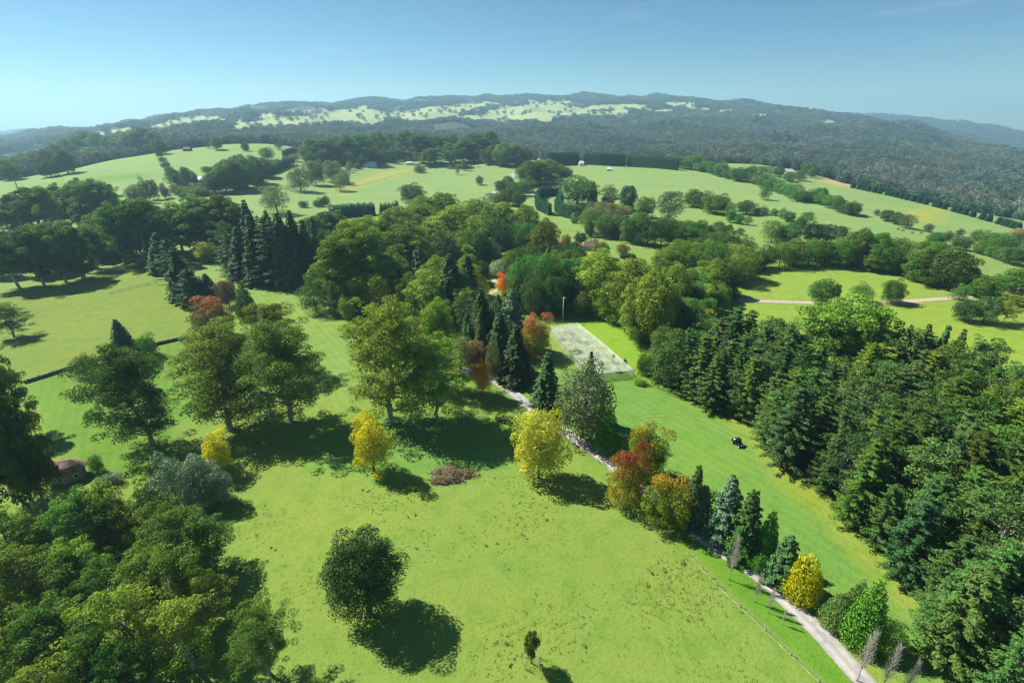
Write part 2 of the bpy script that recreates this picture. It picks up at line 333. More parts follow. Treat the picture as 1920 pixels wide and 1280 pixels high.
def build_ground():
    az_in = np.radians(np.arange(-53, 53.01, 0.165)); az_out = np.radians(np.arange(57, 303.1, 4.0))
    az = np.concatenate([az_in, az_out]); nr = 430
    r = np.concatenate([[0.02, 8.0, 20.0], np.exp(np.linspace(math.log(34), math.log(9400), nr - 3))])
    A, Rr = np.meshgrid(az, r, indexing='ij'); X = Rr * np.sin(A); Y = Rr * np.cos(A)
    Aw = np.where(A > math.pi, A - 2 * math.pi, A)
    Z = tz(X, Y)
    back = np.clip((np.abs(Aw) - R(56)) / R(40), 0, 1); Z = Z * (1 - back * 0.9)
    na = len(az); idx = np.arange(na * nr).reshape(na, nr); nx = np.roll(idx, -1, 0)
    q = np.stack([idx[:, :-1], idx[:, 1:], nx[:, 1:], nx[:, :-1]], -1).reshape(-1, 4)[:, ::-1]
    V = np.stack([X, Y, Z], -1).reshape(-1, 3)
    px, py = project(V[:, 0], V[:, 1], V[:, 2]); rr = Rr.ravel(); front = (V[:, 1] > 5)
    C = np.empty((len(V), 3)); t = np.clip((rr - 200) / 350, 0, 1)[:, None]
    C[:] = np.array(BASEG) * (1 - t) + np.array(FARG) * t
    jx = px + 2.5 * np.sin(V[:, 0] * 0.31 + V[:, 1] * 0.2) * np.clip(90 / rr, 0.1, 1) * 2; jy = py + 2.0 * np.sin(V[:, 1] * 0.27 - V[:, 0] * 0.15) * np.clip(90 / rr, 0.1, 1) * 2
    mown = np.zeros((len(V), 1))
    for poly, c in ZONES:
        m = inpoly(jx, jy, poly) & front; C[m] = c
        if c is LAWN or poly[0] in ((400, 490), (50, 718)): mown[m] = 1.0
    Cg = C.reshape(na, nr, 3)
    for ax, k in ((0, 4), (1, 2)):
        Cg = sum(np.roll(Cg, d, ax) for d in range(-k, k + 1)) / (2 * k + 1)
    C = Cg.reshape(-1, 3).copy()
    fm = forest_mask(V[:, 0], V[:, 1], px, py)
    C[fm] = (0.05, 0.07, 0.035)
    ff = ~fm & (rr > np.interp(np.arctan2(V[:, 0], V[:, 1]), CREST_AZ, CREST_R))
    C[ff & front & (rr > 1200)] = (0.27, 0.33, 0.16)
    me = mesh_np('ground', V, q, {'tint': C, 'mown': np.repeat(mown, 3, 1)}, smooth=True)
    m, nt, b, o = newmat('pasture grass')
    at = N(nt, 'ShaderNodeAttribute', attribute_name='tint')
    n1, n2, n3, n4 = noise(nt, 1.6, 4, 0.65), noise(nt, 0.22, 4, 0.6), noise(nt, 0.03, 3), noise(nt, 5.0, 3, 0.7)
    c = mixc(nt, at.outputs['Color'], mixc(nt, at.outputs['Color'], (1.12, 1.02, 0.9), 1.0, 'MULTIPLY'), maprange(nt, n3, 0.4, 0.62))
    c = mixc(nt, c, mixc(nt, c, (0.74, 0.89, 0.72), 1.0, 'MULTIPLY'), maprange(nt, n2, 0.46, 0.72))
    c = mixc(nt, c, mixc(nt, c, (0.60, 0.74, 0.5), 1.0, 'MULTIPLY'), maprange(nt, n1, 0.52, 0.74))
    c = mixc(nt, c, mixc(nt, c, (1.30, 1.22, 1.15), 1.0, 'MULTIPLY'), maprange(nt, n4, 0.5, 0.7))
    tc = N(nt, 'ShaderNodeTexCoord'); sx = N(nt, 'ShaderNodeSeparateXYZ'); nt.links.new(tc.outputs['Object'], sx.inputs[0]); am = N(nt, 'ShaderNodeAttribute', attribute_name='mown')
    u = math_n(nt, 'ADD', math_n(nt, 'MULTIPLY', sx.outputs[0], 1.9), math_n(nt, 'ADD', math_n(nt, 'MULTIPLY', sx.outputs[1], 1.3), math_n(nt, 'MULTIPLY', n3, 6.0)))
    st = math_n(nt, 'MULTIPLY', maprange(nt, math_n(nt, 'SINE', u), -0.4, 0.4), am.outputs['Fac'])
    c = mixc(nt, c, mixc(nt, c, (0.92, 0.95, 0.92), 1.0, 'MULTIPLY'), st)            # mower passes
    nt.links.new(c, b.inputs['Base Color']); b.inputs['Roughness'].default_value = 0.9; setspec(b, 0.08)
    hmix = math_n(nt, 'ADD', n1, math_n(nt, 'MULTIPLY', n4, 0.6))
    bp = N(nt, 'ShaderNodeBump'); bp.inputs['Strength'].default_value = 0.55; bp.inputs['Distance'].default_value = 0.25
    nt.links.new(hmix, bp.inputs['Height']); nt.links.new(bp.outputs[0], b.inputs['Normal'])
    me.materials.append(m)
    tag(link('ground', me), 'rolling green pasture and lawn running to the hills', kind='structure')
CREST_X = [-250, 0, 240, 480, 720, 960, 1200, 1440, 1680, 1920, 2200]
CREST_R = [1010, 1010, 1110, 1200, 1090, 1120, 960, 1060, 905, 800, 800]
CREST_AZ = [math.atan((x - 960) / 1014.0) for x in CREST_X]
def forest_mask(x, y, px, py, keep=0.0):
    az = np.arctan2(x, y); r = np.hypot(x, y)
    rc = np.interp(az, CREST_AZ, CREST_R)
    m = (r > rc) & (y > 0); wx = px + 5 * np.sin(y * 0.021 + x * 0.006); wy = py + 1.3 * np.sin(x * 0.017 + 2 * np.sin(y * 0.004)); fld = np.zeros(m.shape, bool)
    for p in FAR_FIELDS: fld |= inpoly(wx, wy, p)
    return m & (~fld | ((keep > 0) & (np.random.default_rng(8).random(m.shape) < keep)))
build_ground()

def ribbon(name, pix, width, mat, label, lift=0.11, kind='structure', samples=10, edge=0.05):
    P = [np.array(hit(a, b)[:2]) for a, b in pix]; pts = []
    for i in range(len(P) - 1):
        p0, p1, p2, p3 = P[max(i - 1, 0)], P[i], P[i + 1], P[min(i + 2, len(P) - 1)]
        for k in range(samples):
            t = k / samples
            pts.append(0.5 * ((2 * p1) + (-p0 + p2) * t + (2 * p0 - 5 * p1 + 4 * p2 - p3) * t * t + (-p0 + 3 * p1 - 3 * p2 + p3) * t ** 3))
    pts.append(P[-1]); pts = np.array(pts)
    d = np.gradient(pts, axis=0); d /= np.linalg.norm(d, axis=1)[:, None] + 1e-9; nrm = np.stack([-d[:, 1], d[:, 0]], 1)
    cols = 7; V = []; U = []
    for j in range(cols):
        s = (j / (cols - 1) - 0.5)
        w = width * (1 + (edge * rng.uniform(-1, 1, len(pts)) if j in (0, cols - 1) else 0))
        q = pts + nrm * (s * w)[:, None] if hasattr(w, '__len__') else pts + nrm * s * w
        V.append(np.stack([q[:, 0], q[:, 1], tz(q[:, 0], q[:, 1]) + lift + 0.05 * (1 - (2 * s) ** 2)], 1)); U.append(np.full(len(pts), j / (cols - 1)))
    n = len(pts); V = np.array(V).reshape(-1, 3); U = np.array(U).reshape(-1)
    idx = np.arange(cols * n).reshape(cols, n)
    f = np.stack([idx[:-1, :-1], idx[1:, :-1], idx[1:, 1:], idx[:-1, 1:]], -1).reshape(-1, 4)[:, ::-1]
    o = link(name, mesh_np(name, V, f, {'across': np.stack([U, U, U], 1)}, (mat,), True)); tag(o, label, kind=kind); return o, pts
def road_mat(name, col, track):
    m, nt, b, o = newmat(name)
    at = N(nt, 'ShaderNodeAttribute', attribute_name='across'); sp = N(nt, 'ShaderNodeSeparateColor'); nt.links.new(at.outputs['Color'], sp.inputs[0])
    k = math_n(nt, 'ABSOLUTE', math_n(nt, 'SUBTRACT', math_n(nt, 'ABSOLUTE', math_n(nt, 'SUBTRACT', sp.outputs[0], 0.5)), 0.24))
    c = mixc(nt, track, col, maprange(nt, k, 0.05, 0.2))
    c = mixc(nt, c, tuple(x * 0.72 for x in col), maprange(nt, noise(nt, 0.7, 5), 0.45, 0.75))
    c = mixc(nt, c, tuple(x * 1.15 for x in col), maprange(nt, noise(nt, 6.0, 3), 0.5, 0.8))
    nt.links.new(c, b.inputs['Base Color']); b.inputs['Roughness'].default_value = 0.9; setspec(b, 0.15); return m
DRIVE = road_mat('pale gravel', (0.28, 0.275, 0.265), (0.37, 0.36, 0.345))
EARTH = road_mat('pinkish gravel', (0.34, 0.27, 0.21), (0.40, 0.35, 0.30))
ribbon('driveway', [(1690, 1360), (1625, 1283), (1590, 1245), (1545, 1195), (1495, 1145), (1440, 1093), (1400, 1062), (1350, 1030), (1310, 1001), (1275, 973), (1235, 942), (1190, 905), (1150, 873), (1118, 850), (1072, 818), (1030, 793), (1002, 775), (978, 749), (952, 729), (925, 713), (895, 700), (860, 690)], 3.5, DRIVE, 'pale gravel driveway winding up past the garden trees')
ribbon('road', [(1355, 561), (1400, 564), (1460, 566), (1530, 568), (1600, 569), (1680, 567), (1760, 561), (1820, 556), (1870, 551), (1900, 546), (1960, 540)], 4.2, EARTH, 'pinkish gravel road crossing the paddock behind three round trees')
ribbon('lane', [(850, 400), (880, 386), (905, 374), (940, 352), (958, 337), (964, 325), (975, 316), (985, 309), (1000, 300)], 6.0, DRIVE, 'pale lane climbing between trees to the hilltop houses')
ribbon('garden_path', [(905, 500), (890, 495), (893, 508), (915, 515), (935, 540), (915, 552)], 2.5, EARTH, 'short pale garden path curving round a lawn in the wood')
TRACK = plain('pale mown grass', (0.15, 0.235, 0.048), 0.95, 0.15, 0.6)
STRIP = plain('dry fence line grass', (0.17, 0.225, 0.050), 0.95, 0.3, 0.9)
for _p, _n in (([(1192, 781), (1225, 774), (1270, 776), (1320, 788), (1360, 806), (1378, 818)], 'upper'), ([(1196, 788), (1228, 781), (1270, 783), (1318, 795), (1356, 813), (1374, 824)], 'lower')):
    ribbon('wheel_track', _p, 0.42, TRACK, 'pale curved wheel track pressed into the mown strip, %s one' % _n, lift=0.05)
ribbon('fence_strip', [(1288, 1036), (1345, 1096), (1435, 1182), (1535, 1277), (1600, 1344)], 0.4, STRIP, 'pale dry grass strip under the wire fence', lift=0.05, edge=0.5)
PATCH = plain('worn dry earth', (0.36, 0.27, 0.17), 0.95, 0.3, 0.8)

# ---------------------------------------------------------------- tree models (each built once, then copied)
def unit(v): return v / (np.linalg.norm(v, axis=-1, keepdims=True) + 1e-9)
def quads(c, nrm, L, asp, g):
    n = len(c); t = unit(np.cross(nrm, g.normal(size=(n, 3)))); b = np.cross(nrm, t)
    L = np.asarray(L).reshape(-1, 1) * np.ones((n, 1)); W = L * asp
    V = np.stack([c - t * L, c - b * W + nrm * L * 0.12, c + t * L, c + b * W + nrm * L * 0.12], 1).reshape(-1, 3)
    return V
def leafmesh(name, parts, mat, H):
    V = np.concatenate([p[0] for p in parts]); Rn = np.concatenate([p[1] for p in parts]); Bn = np.concatenate([p[2] for p in parts])
    n = len(V) // 4; g = np.clip(V[:, 2] / H, 0, 1)
    at = np.stack([np.repeat(Rn, 4), g, np.repeat(Bn, 4)], 1)
    return mesh_np(name, V, np.arange(n * 4).reshape(-1, 4), {'lv': at}, (mat,))
def puff(c, r3, n, L, g, spread=0.46, low=0.35, asp=0.55):
    d = unit(g.normal(size=(n, 3))); flip = (d[:, 2] < 0) & (g.random(n) > low); d[flip, 2] *= -1
    rad = 0.55 + 0.58 * np.sqrt(g.random((n, 1)))
    p = np.asarray(c) + d * np.asarray(r3) * rad
    nr = unit(d / np.asarray(r3) * np.min(r3) + spread * g.normal(size=(n, 3)))
    return quads(p, nr, L * g.uniform(0.6, 1.25, n), asp, g), g.random(n), np.full(n, g.random()) * 0.8 + 0.2 * g.random(n)
def limb(mb, a, b, r0, r1, g, sag=0.0, seg=4):
    a = np.array(a, float); b = np.array(b, float); L = np.linalg.norm(b - a); pts = []
    for i in range(seg + 1):
        t = i / seg; p = a + (b - a) * t; p = p + g.normal(size=3) * L * 0.035 * math.sin(math.pi * t); p[2] += sag * L * math.sin(math.pi * t); pts.append(p)
    mb.tube(pts, [r0 + (r1 - r0) * i / seg for i in range(seg + 1)], 5, cap=False); return pts
def euc(seed, H=28.0, Rr=8.0, nl=12, np_=3, base=0.35, pr=(1.5, 2.5), dens=180, L=0.34, open_=1.0, mat='euc', bark='pale', trunks=1, leaf_low=0.3):
    g = np.random.default_rng(seed); mb = MB(); lv = []
    for tk in range(trunks):
        off = np.array([g.normal() * 0.8, g.normal() * 0.8, 0]) if trunks > 1 else np.zeros(3)
        top = np.array([g.normal() * H * 0.02, g.normal() * H * 0.02, H * 0.9]) + off * 3; r0 = H * 0.02
        tp = limb(mb, off + [0, 0, -0.6], top, r0 * 1.25, r0 * 0.2, g, seg=8)
        m = nl // trunks
        for i in range(m):
            f = base + (0.93 - base) * ((i + 0.5) / m) ** 0.85; k = f * 8; i0 = min(int(k), 7)
            st = tp[i0] + (tp[i0 + 1] - tp[i0]) * (k - i0)
            a = i * 2.399 + g.uniform(-0.5, 0.5) + tk * 2; prof = math.sin(math.pi * min(1, (f - base) / (1 - base) * 0.8 + 0.22)) ** 0.7
            ln = Rr * prof * g.uniform(0.65, 1.1)
            en = st + np.array([math.cos(a) * ln, math.sin(a) * ln, H * g.uniform(0.04, 0.16)])
            lp = limb(mb, st, en, r0 * (0.55 - 0.3 * f), r0 * 0.1, g, seg=4)
            for j in range(np_):
                q = lp[4 - (j % 3)] if j else en
                e2 = q + g.normal(size=3) * np.array([1, 1, 0.55]) * Rr * 0.2 * open_ + [0, 0, 0.5]
                limb(mb, lp[3], e2, r0 * 0.1, r0 * 0.04, g, seg=2)
                r = g.uniform(*pr); n = int(dens * (r / 2.0) ** 2)
                lv.append(puff(e2, (r, r, r * 0.68), n, L, g, low=leaf_low))
        r = pr[1] * 0.9
        for j in range(3): lv.append(puff(top + g.normal(size=3) * r * 0.6 + [0, 0, 0.4], (r, r, r * 0.75), int(dens * 1.2), L, g, low=leaf_low))
    return mb.mesh('trunk', BARK[bark], True), leafmesh('crown', lv, FM[mat], H), H, 2 * Rr * 1.12
def roundtree(seed, H=14.0, Rr=6.0, base=0.12, np_=62, dens=190, L=0.26, mat='broad', bark='brown', lump=0.30, shape=1.0, top=1.0, irr=0.12):
    g = np.random.default_rng(seed); mb = MB(); lv = []; zc = H * (base + (1 - base) * 0.46); rz = H * (1 - base) * 0.5
    tr = limb(mb, (0, 0, -0.5), (g.normal() * 0.2, g.normal() * 0.2, H * 0.72), H * 0.028, H * 0.008, g, seg=5)
    for i in range(np_):
        u = (i + 0.5) / np_; z = 1 - 1.85 * u; a = i * 2.39996 + g.uniform(-0.3, 0.3)
        s = math.sqrt(max(0, 1 - z * z)); s = s ** shape
        k = g.uniform(0.56, 0.9) * (1 + irr * math.sin(a * 2 + seed) + irr * 0.8 * math.sin(a * 3 + 5 * z + seed * 2))
        c = np.array([math.cos(a) * s * Rr * k, math.sin(a) * s * Rr * k, zc + z * rz * k * top])
        r = Rr * lump * g.uniform(0.6, 1.45); n = int(dens * (r / (Rr * lump)) ** 2)
        lv.append(puff(c, (r, r, r * 0.85), n, L, g, low=0.45, spread=0.46))
        if i % 6 == 0: limb(mb, tr[2], c, H * 0.011, H * 0.003, g, seg=3)
    return mb.mesh('trunk', BARK[bark], True), leafmesh('crown', lv, FM[mat], H), H, 2 * Rr * 1.08
def conifer(seed, H=20.0, Rr=4.6, base=0.04, whorls=38, nb=13, mat='conifer', droop=0.22, power=0.72, L=0.38, per=36, ragged=0.22, upturn=0.0):
    g = np.random.default_rng(seed); mb = MB(); limb(mb, (0, 0, -0.5), (0, 0, H * 0.99), H * 0.017, 0.03, g, seg=6); lv = []
    for w in range(whorls):
        f = (w + g.uniform(-0.3, 0.3)) / whorls; f = min(max(f, 0), 0.985); z = H * (base + (1 - base) * f)
        ln0 = Rr * (1 - f) ** power + 0.25; m = max(4, int(nb * (1 - 0.55 * f)))
        for b in range(m):
            a = 6.283 * (b + g.uniform(-0.35, 0.35)) / m + w * 0.7; ln = ln0 * g.uniform(1 - ragged, 1 + ragged * 0.6)
            n = max(6, int(per * ln / Rr * 1.15)); t = np.sqrt(g.random(n)) * 0.94 + 0.06
            wd = 0.18 * ln * (1.1 - t) + 0.12
            lat = g.normal(size=n) * wd; ca, sa = math.cos(a), math.sin(a)
            p = np.stack([ca * t * ln - sa * lat, sa * t * ln + ca * lat, z - droop * ln * t ** 1.4 + upturn * ln * t ** 2 + g.normal(size=n) * 0.10], 1)
            nr = unit(np.stack([ca * 0.5 + g.normal(size=n) * 0.35, sa * 0.5 + g.normal(size=n) * 0.35, 0.75 + g.normal(size=n) * 0.3], 1))
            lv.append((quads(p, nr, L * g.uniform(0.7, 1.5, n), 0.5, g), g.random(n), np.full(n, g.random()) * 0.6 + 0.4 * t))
    return mb.mesh('trunk', BARK['brown'], True), leafmesh('crown', lv, FM[mat], H), H, 2 * Rr
def pine(seed, H=22.0, Rr=4.6, base=0.06, whorls=19, mat='pine', L=0.26, dens=70, power=0.55):
    g = np.random.default_rng(seed); mb = MB(); tp = limb(mb, (0, 0, -0.5), (g.normal() * 0.3, g.normal() * 0.3, H * 0.97), H * 0.017, 0.04, g, seg=6); lv = []
    for w in range(whorls):
        f = (w + g.uniform(0.1, 0.7)) / whorls; z = H * (base + (1 - base) * f); ln0 = Rr * (1 - f) ** power * min(1.0, 0.72 + f) + 0.3; m = 7 if f < 0.6 else 5
        for b in range(m):
            a = 6.283 * (b + g.uniform(-0.4, 0.4)) / m + w * 1.1; ln = ln0 * g.uniform(0.4, 1.25); ca, sa = math.cos(a), math.sin(a); up = g.uniform(0.0, 0.22)
            mb.tube([(0, 0, z), (ca * ln, sa * ln, z + up * ln)], [0.08, 0.02], 4, cap=False); cb = g.random()
            for t in (0.4, 0.7, 1.0):
                r = (0.5 + 0.4 * g.random()) * (0.75 + 0.5 * (1 - f)); n = int(dens * r)
                d = unit(g.normal(size=(n, 3))); d[:, 2] = np.abs(d[:, 2]) * np.where(g.random(n) < 0.25, -1, 1); q = d * (0.6 + 0.5 * np.sqrt(g.random((n, 1))))
                lo = q[:, 0] * r * 1.35; la = q[:, 1] * r * 0.85
                p = np.stack([ca * (ln * t + lo) - sa * la, sa * (ln * t + lo) + ca * la, z + up * ln * t + q[:, 2] * r * 0.42 + lo * 0.12], 1)
                nr = unit(np.stack([ca * d[:, 0] - sa * d[:, 1], sa * d[:, 0] + ca * d[:, 1], d[:, 2] * 1.8 + 0.3], 1) + 0.5 * g.normal(size=(n, 3)))
                lv.append((quads(p, nr, L * g.uniform(0.6, 1.3, n), 0.42, g), g.random(n), np.full(n, cb) * 0.7 + 0.3 * g.random(n)))
    lv.append(puff(tp[-1], (0.5, 0.5, 1.2), 90, L, g))
    return mb.mesh('trunk', BARK['brown'], True), leafmesh('crown', lv, FM[mat], H), H, 2 * Rr * 1.05
def cypress(seed, H=12.0, Rr=3.0, mat='cypress', np_=90, L=0.17, dens=110, power=0.8, lump=0.26, base=0.03, upright=1.5):
    g = np.random.default_rng(seed); mb = MB(); limb(mb, (0, 0, -0.5), (0, 0, H * 0.9), H * 0.018, 0.04, g, seg=4); lv = []
    for i in range(np_):
        f = 1 - math.sqrt(1 - (i + 0.5) / np_ * 0.995); a = i * 2.39996
        rr = Rr * (1 - f) ** power * min(1.0, 0.72 + f * 2.5); r = Rr * lump * (0.45 + 0.75 * (1 - f)) * g.uniform(0.8, 1.2)
        c = (math.cos(a) * max(rr - r * 0.6, 0), math.sin(a) * max(rr - r * 0.6, 0), H * (base + (0.97 - base) * f) + r * 0.3)
        lv.append(puff(c, (r, r, r * upright), int(dens * (0.5 + 0.7 * (1 - f))), L, g, low=0.6, spread=0.5))
    return mb.mesh('trunk', BARK['brown'], True), leafmesh('crown', lv, FM[mat], H), H, 2 * Rr
def bare(seed, H=10.0, Rr=1.2, mat='grey'):
    g = np.random.default_rng(seed); mb = MB(); tp = [np.array([g.normal() * 0.04, g.normal() * 0.04, -0.4 + (H + 0.4) * q / 8]) for q in range(9)]; mb.tube(tp, [0.11 - 0.011 * q for q in range(9)], 6); tw = MB()
    for i in range(80):
        f = 0.25 + 0.72 * i / 80; k = f * 8; i0 = min(int(k), 7); st = tp[i0] + (tp[i0 + 1] - tp[i0]) * (k - i0)
        a = i * 2.4; ln = H * 0.22 * (1.1 - f) + 0.5
        e = st + np.array([math.cos(a) * ln * 0.42, math.sin(a) * ln * 0.42, ln]); limb(tw, st, e, 0.035, 0.012, g, seg=2)
        for q in range(4):
            s2 = st + (e - st) * g.uniform(0.3, 0.9); tw.tube([s2, s2 + np.array([g.normal() * 0.22, g.normal() * 0.22, 0.6])], [0.016, 0.006], 3, cap=False)
    return mb.mesh('trunk', BARK['grey'], True), tw.mesh('twigs', BARK['grey']), H, 2 * Rr
P = {
 'euc': [euc(11, Rr=8.2, nl=26, np_=4, base=0.16, pr=(1.5, 2.7), dens=165, L=0.36), euc(12, Rr=9.0, nl=28, np_=4, base=0.14, pr=(1.5, 2.6), dens=165, L=0.36), euc(13, H=26, Rr=7.4, nl=26, np_=4, base=0.18, pr=(1.4, 2.5), dens=165, L=0.36), euc(14, H=30, Rr=8.6, nl=30, np_=4, base=0.2, pr=(1.5, 2.6), dens=165, L=0.36)],
 'eucopen': [euc(21, H=30, Rr=9.5, nl=46, np_=6, base=0.13, pr=(1.2, 2.4), dens=160, L=0.27, open_=1.15), euc(22, H=28, Rr=9, nl=44, np_=6, base=0.13, pr=(1.2, 2.3), dens=160, L=0.27, open_=1.2, trunks=2), euc(23, H=28, Rr=9, nl=32, np_=6, base=0.2, pr=(1.1, 2.1), dens=175, L=0.27, open_=1.3)],
 'euclow': [euc(31, H=20, Rr=6.5, nl=22, np_=5, base=0.2, pr=(0.85, 1.6), dens=200, L=0.25, open_=1.1), euc(32, H=22, Rr=6.5, nl=24, np_=5, base=0.2, pr=(0.85, 1.6), dens=200, L=0.25), euc(33, H=19, Rr=6, nl=22, np_=5, base=0.15, pr=(0.9, 1.6), dens=200, L=0.25), euc(34, H=21, Rr=7, nl=24, np_=5, base=0.2, pr=(0.8, 1.5), dens=210, L=0.24)],
 'euclump': [roundtree(41, H=22, Rr=7.5, np_=75, dens=170, L=0.32, mat='euc', lump=0.24, base=-0.05), roundtree(42, H=24, Rr=7.0, np_=80, dens=170, L=0.32, mat='euc', lump=0.24, base=-0.05, shape=1.3), roundtree(43, H=20, Rr=8.0, np_=75, dens=170, L=0.32, mat='euc', lump=0.22, base=-0.04)],
 'round': [roundtree(51, np_=44, lump=0.30, base=-0.02), roundtree(52, np_=34, lump=0.36, base=-0.06), roundtree(53, H=13, np_=52, lump=0.27, base=0.04), roundtree(54, H=14, np_=40, lump=0.32, base=-0.02, shape=1.35), roundtree(50, H=15, np_=30, lump=0.36, base=0.0)],
 'roundfine': [roundtree(55, irr=0.17, H=18, Rr=6.2, np_=96, dens=290, L=0.19, mat='mag', lump=0.25, base=0.04), roundtree(56, irr=0.17, H=17, Rr=6.0, np_=84, dens=290, L=0.19, mat='mag', lump=0.28, base=0.04)],
 'airy': [roundtree(57, irr=0.22, H=14, Rr=6, np_=62, dens=170, L=0.24, mat='ygreen', lump=0.27, base=-0.04, shape=0.9), roundtree(58, irr=0.34, H=15, Rr=5, np_=60, dens=155, L=0.24, mat='yellow', lump=0.28, base=-0.03, shape=1.2), roundtree(59, irr=0.25, H=13, Rr=5.5, np_=70, dens=175, L=0.22, mat='red', lump=0.26, base=-0.03)],
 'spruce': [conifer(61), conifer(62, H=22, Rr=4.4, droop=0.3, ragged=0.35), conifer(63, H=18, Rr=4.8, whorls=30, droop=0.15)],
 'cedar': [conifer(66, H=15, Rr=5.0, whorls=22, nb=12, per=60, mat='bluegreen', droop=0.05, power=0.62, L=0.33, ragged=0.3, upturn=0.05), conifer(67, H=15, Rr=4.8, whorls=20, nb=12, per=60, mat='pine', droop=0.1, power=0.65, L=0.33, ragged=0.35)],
 'pine': [pine(71), pine(72, H=24, Rr=4.4, whorls=21), pine(73, H=21, Rr=5.2, whorls=17), pine(74, H=23, Rr=4.8, whorls=18, power=0.42), pine(75, H=20, Rr=5.0, whorls=15, power=0.38), pine(76, H=22, Rr=4.2, whorls=17, power=0.7)],
 'cypress': [cypress(81), cypress(82, H=11, Rr=3.2, np_=80)],
 'cypfat': [cypress(83, H=9, Rr=3.8, power=0.5, np_=100, lump=0.24, upright=1.1, L=0.18, mat='gold')],
 'column': [cypress(84, H=12, Rr=1.8, power=0.35, np_=70, lump=0.4, mat='cypdark', L=0.22)],
 'shrub': [roundtree(91, H=4.5, Rr=3.0, np_=34, dens=110, L=0.17, lump=0.36, base=-0.12), roundtree(92, H=4.0, Rr=3.2, np_=30, dens=120, L=0.17, lump=0.38, base=-0.15)],
 'lolly': [roundtree(97, H=5, Rr=1.6, np_=40, dens=120, L=0.12, mat='broad', lump=0.3, base=0.36)],
 'bare': [bare(95), bare(96)],
}
for _k, _l in P.items():                      # true height and width of each crown
    for _i, (_t, _c, _h, _w) in enumerate(_l):
        _v = np.empty(len(_c.vertices) * 3, np.float32); _c.vertices.foreach_get('co', _v); _v = _v.reshape(-1, 3)
        _l[_i] = (_t, _c, float(np.percentile(_v[:, 2], 99.7)), 2.0 * float(np.percentile(np.hypot(_v[:, 0], _v[:, 1]), 88 if _k == 'eucopen' else 93 if _k.startswith('euc') else 97)))
NAMES = {'euc': 'eucalyptus_tree', 'eucopen': 'eucalyptus_tree', 'euclow': 'eucalyptus_tree', 'euclump': 'woodland_tree', 'round': 'broadleaf_tree', 'roundfine': 'broadleaf_tree',
         'airy': 'autumn_tree', 'spruce': 'conifer_tree', 'cedar': 'cedar_tree', 'pine': 'pine_tree', 'cypress': 'cypress_tree', 'cypfat': 'cypress_tree', 'column': 'cypress_tree', 'shrub': 'shrub', 'bare': 'bare_tree', 'lolly': 'young_tree'}
_cnt = {}
def put(kind, x, y, h, w, label, group=None, mat=None, name=None, var=None, rz=None, lean=None):
    lst = P[kind]; k = _cnt.get(kind, 0); _cnt[kind] = k + 1
    tm, cm, hp, wp = lst[(k if var is None else var) % len(lst)][:4]
    z = float(tz(x, y)); o = empty(name or NAMES[kind], (x, y, z), rng.uniform(0, 6.28) if rz is None else rz)
    sz = h / hp; sx = (w / wp) if w else sz
    o.scale = (sx, sx, sz)
    if lean: o.rotation_euler = (lean[0], lean[1], o.rotation_euler[2])
    t = link('trunk', tm, o); c = link('twigs' if kind == 'bare' else 'crown', cm, o)
    if mat:
        c.material_slots[0].link = 'OBJECT'; c.material_slots[0].material = FM[mat]
    cat = 'shrub' if (name or NAMES[kind]) == 'shrub' else 'tree'
    tag(o, label, cat, group); return o
def plant(kind, px, yb, yt, wpx, label, group=None, mat=None, **kw):   # from where the base, the top and the sides show
    bx, by, bz = hit(px, yb)
    k = (640 - yt) / F; h = CH + by * (k * CP - SP) / (CP + k * SP) - bz; h = max(h, 1.2)
    f = by * CP - (bz + 0.55 * h - CH) * SP
    big = float(np.interp(by, (200, 420), (1.0, 1.18)))       # far crowns read a little narrow
    x = (px - 960) / F * f; w = wpx * f / F * big if wpx and kind != 'bare' else None
    return put(kind, x, by, h, w, label, group, mat, **kw)
ORD = 'leftmost second third fourth fifth sixth seventh eighth ninth tenth eleventh twelfth thirteenth fourteenth fifteenth sixteenth seventeenth eighteenth nineteenth twentieth'.split() + ['twenty-%s' % q for q in 'first second third fourth fifth sixth seventh eighth'.split()]
def ordinal(objs):                            # tell the members of one group apart by their order across the view
    objs = sorted(objs, key=lambda o: project(o.location.x, o.location.y, o.location.z + 4)[0])
    for i, o in enumerate(objs):
        o['label'] = o['label'] + (', leftmost one' if i == 0 else ', rightmost one' if i == len(objs) - 1 else ', %s from the left' % ORD[i])
        if len(o['label'].split()) > 16: print('LONG', o['label'])
def plants(label, group, kind, items, mat=None, **kw):
    objs = []
    for it in items:
        k2, m2 = kind, mat
        for e in it[4:]:
            if e in P: k2 = e
            elif e in FM: m2 = e
        objs.append(plant(k2, it[0], it[1], it[2], it[3], label, group, m2, **kw))
    if len(objs) > 1: ordinal(objs)
SID = {}
TONE = {'euc': 'olive', 'eucdark': 'dark green', 'eucbright': 'bright green', 'broad': 'deep green', 'conifer': 'blackish green', 'pine': 'pine green', 'olive': 'dull olive', 'grey': 'grey green'}
FORM = {'euclump': 'lumpy', 'euc': 'tall', 'round': 'round', 'spruce': 'spired', 'pine': 'layered', 'shrub': 'low', 'euclow': 'spreading'}
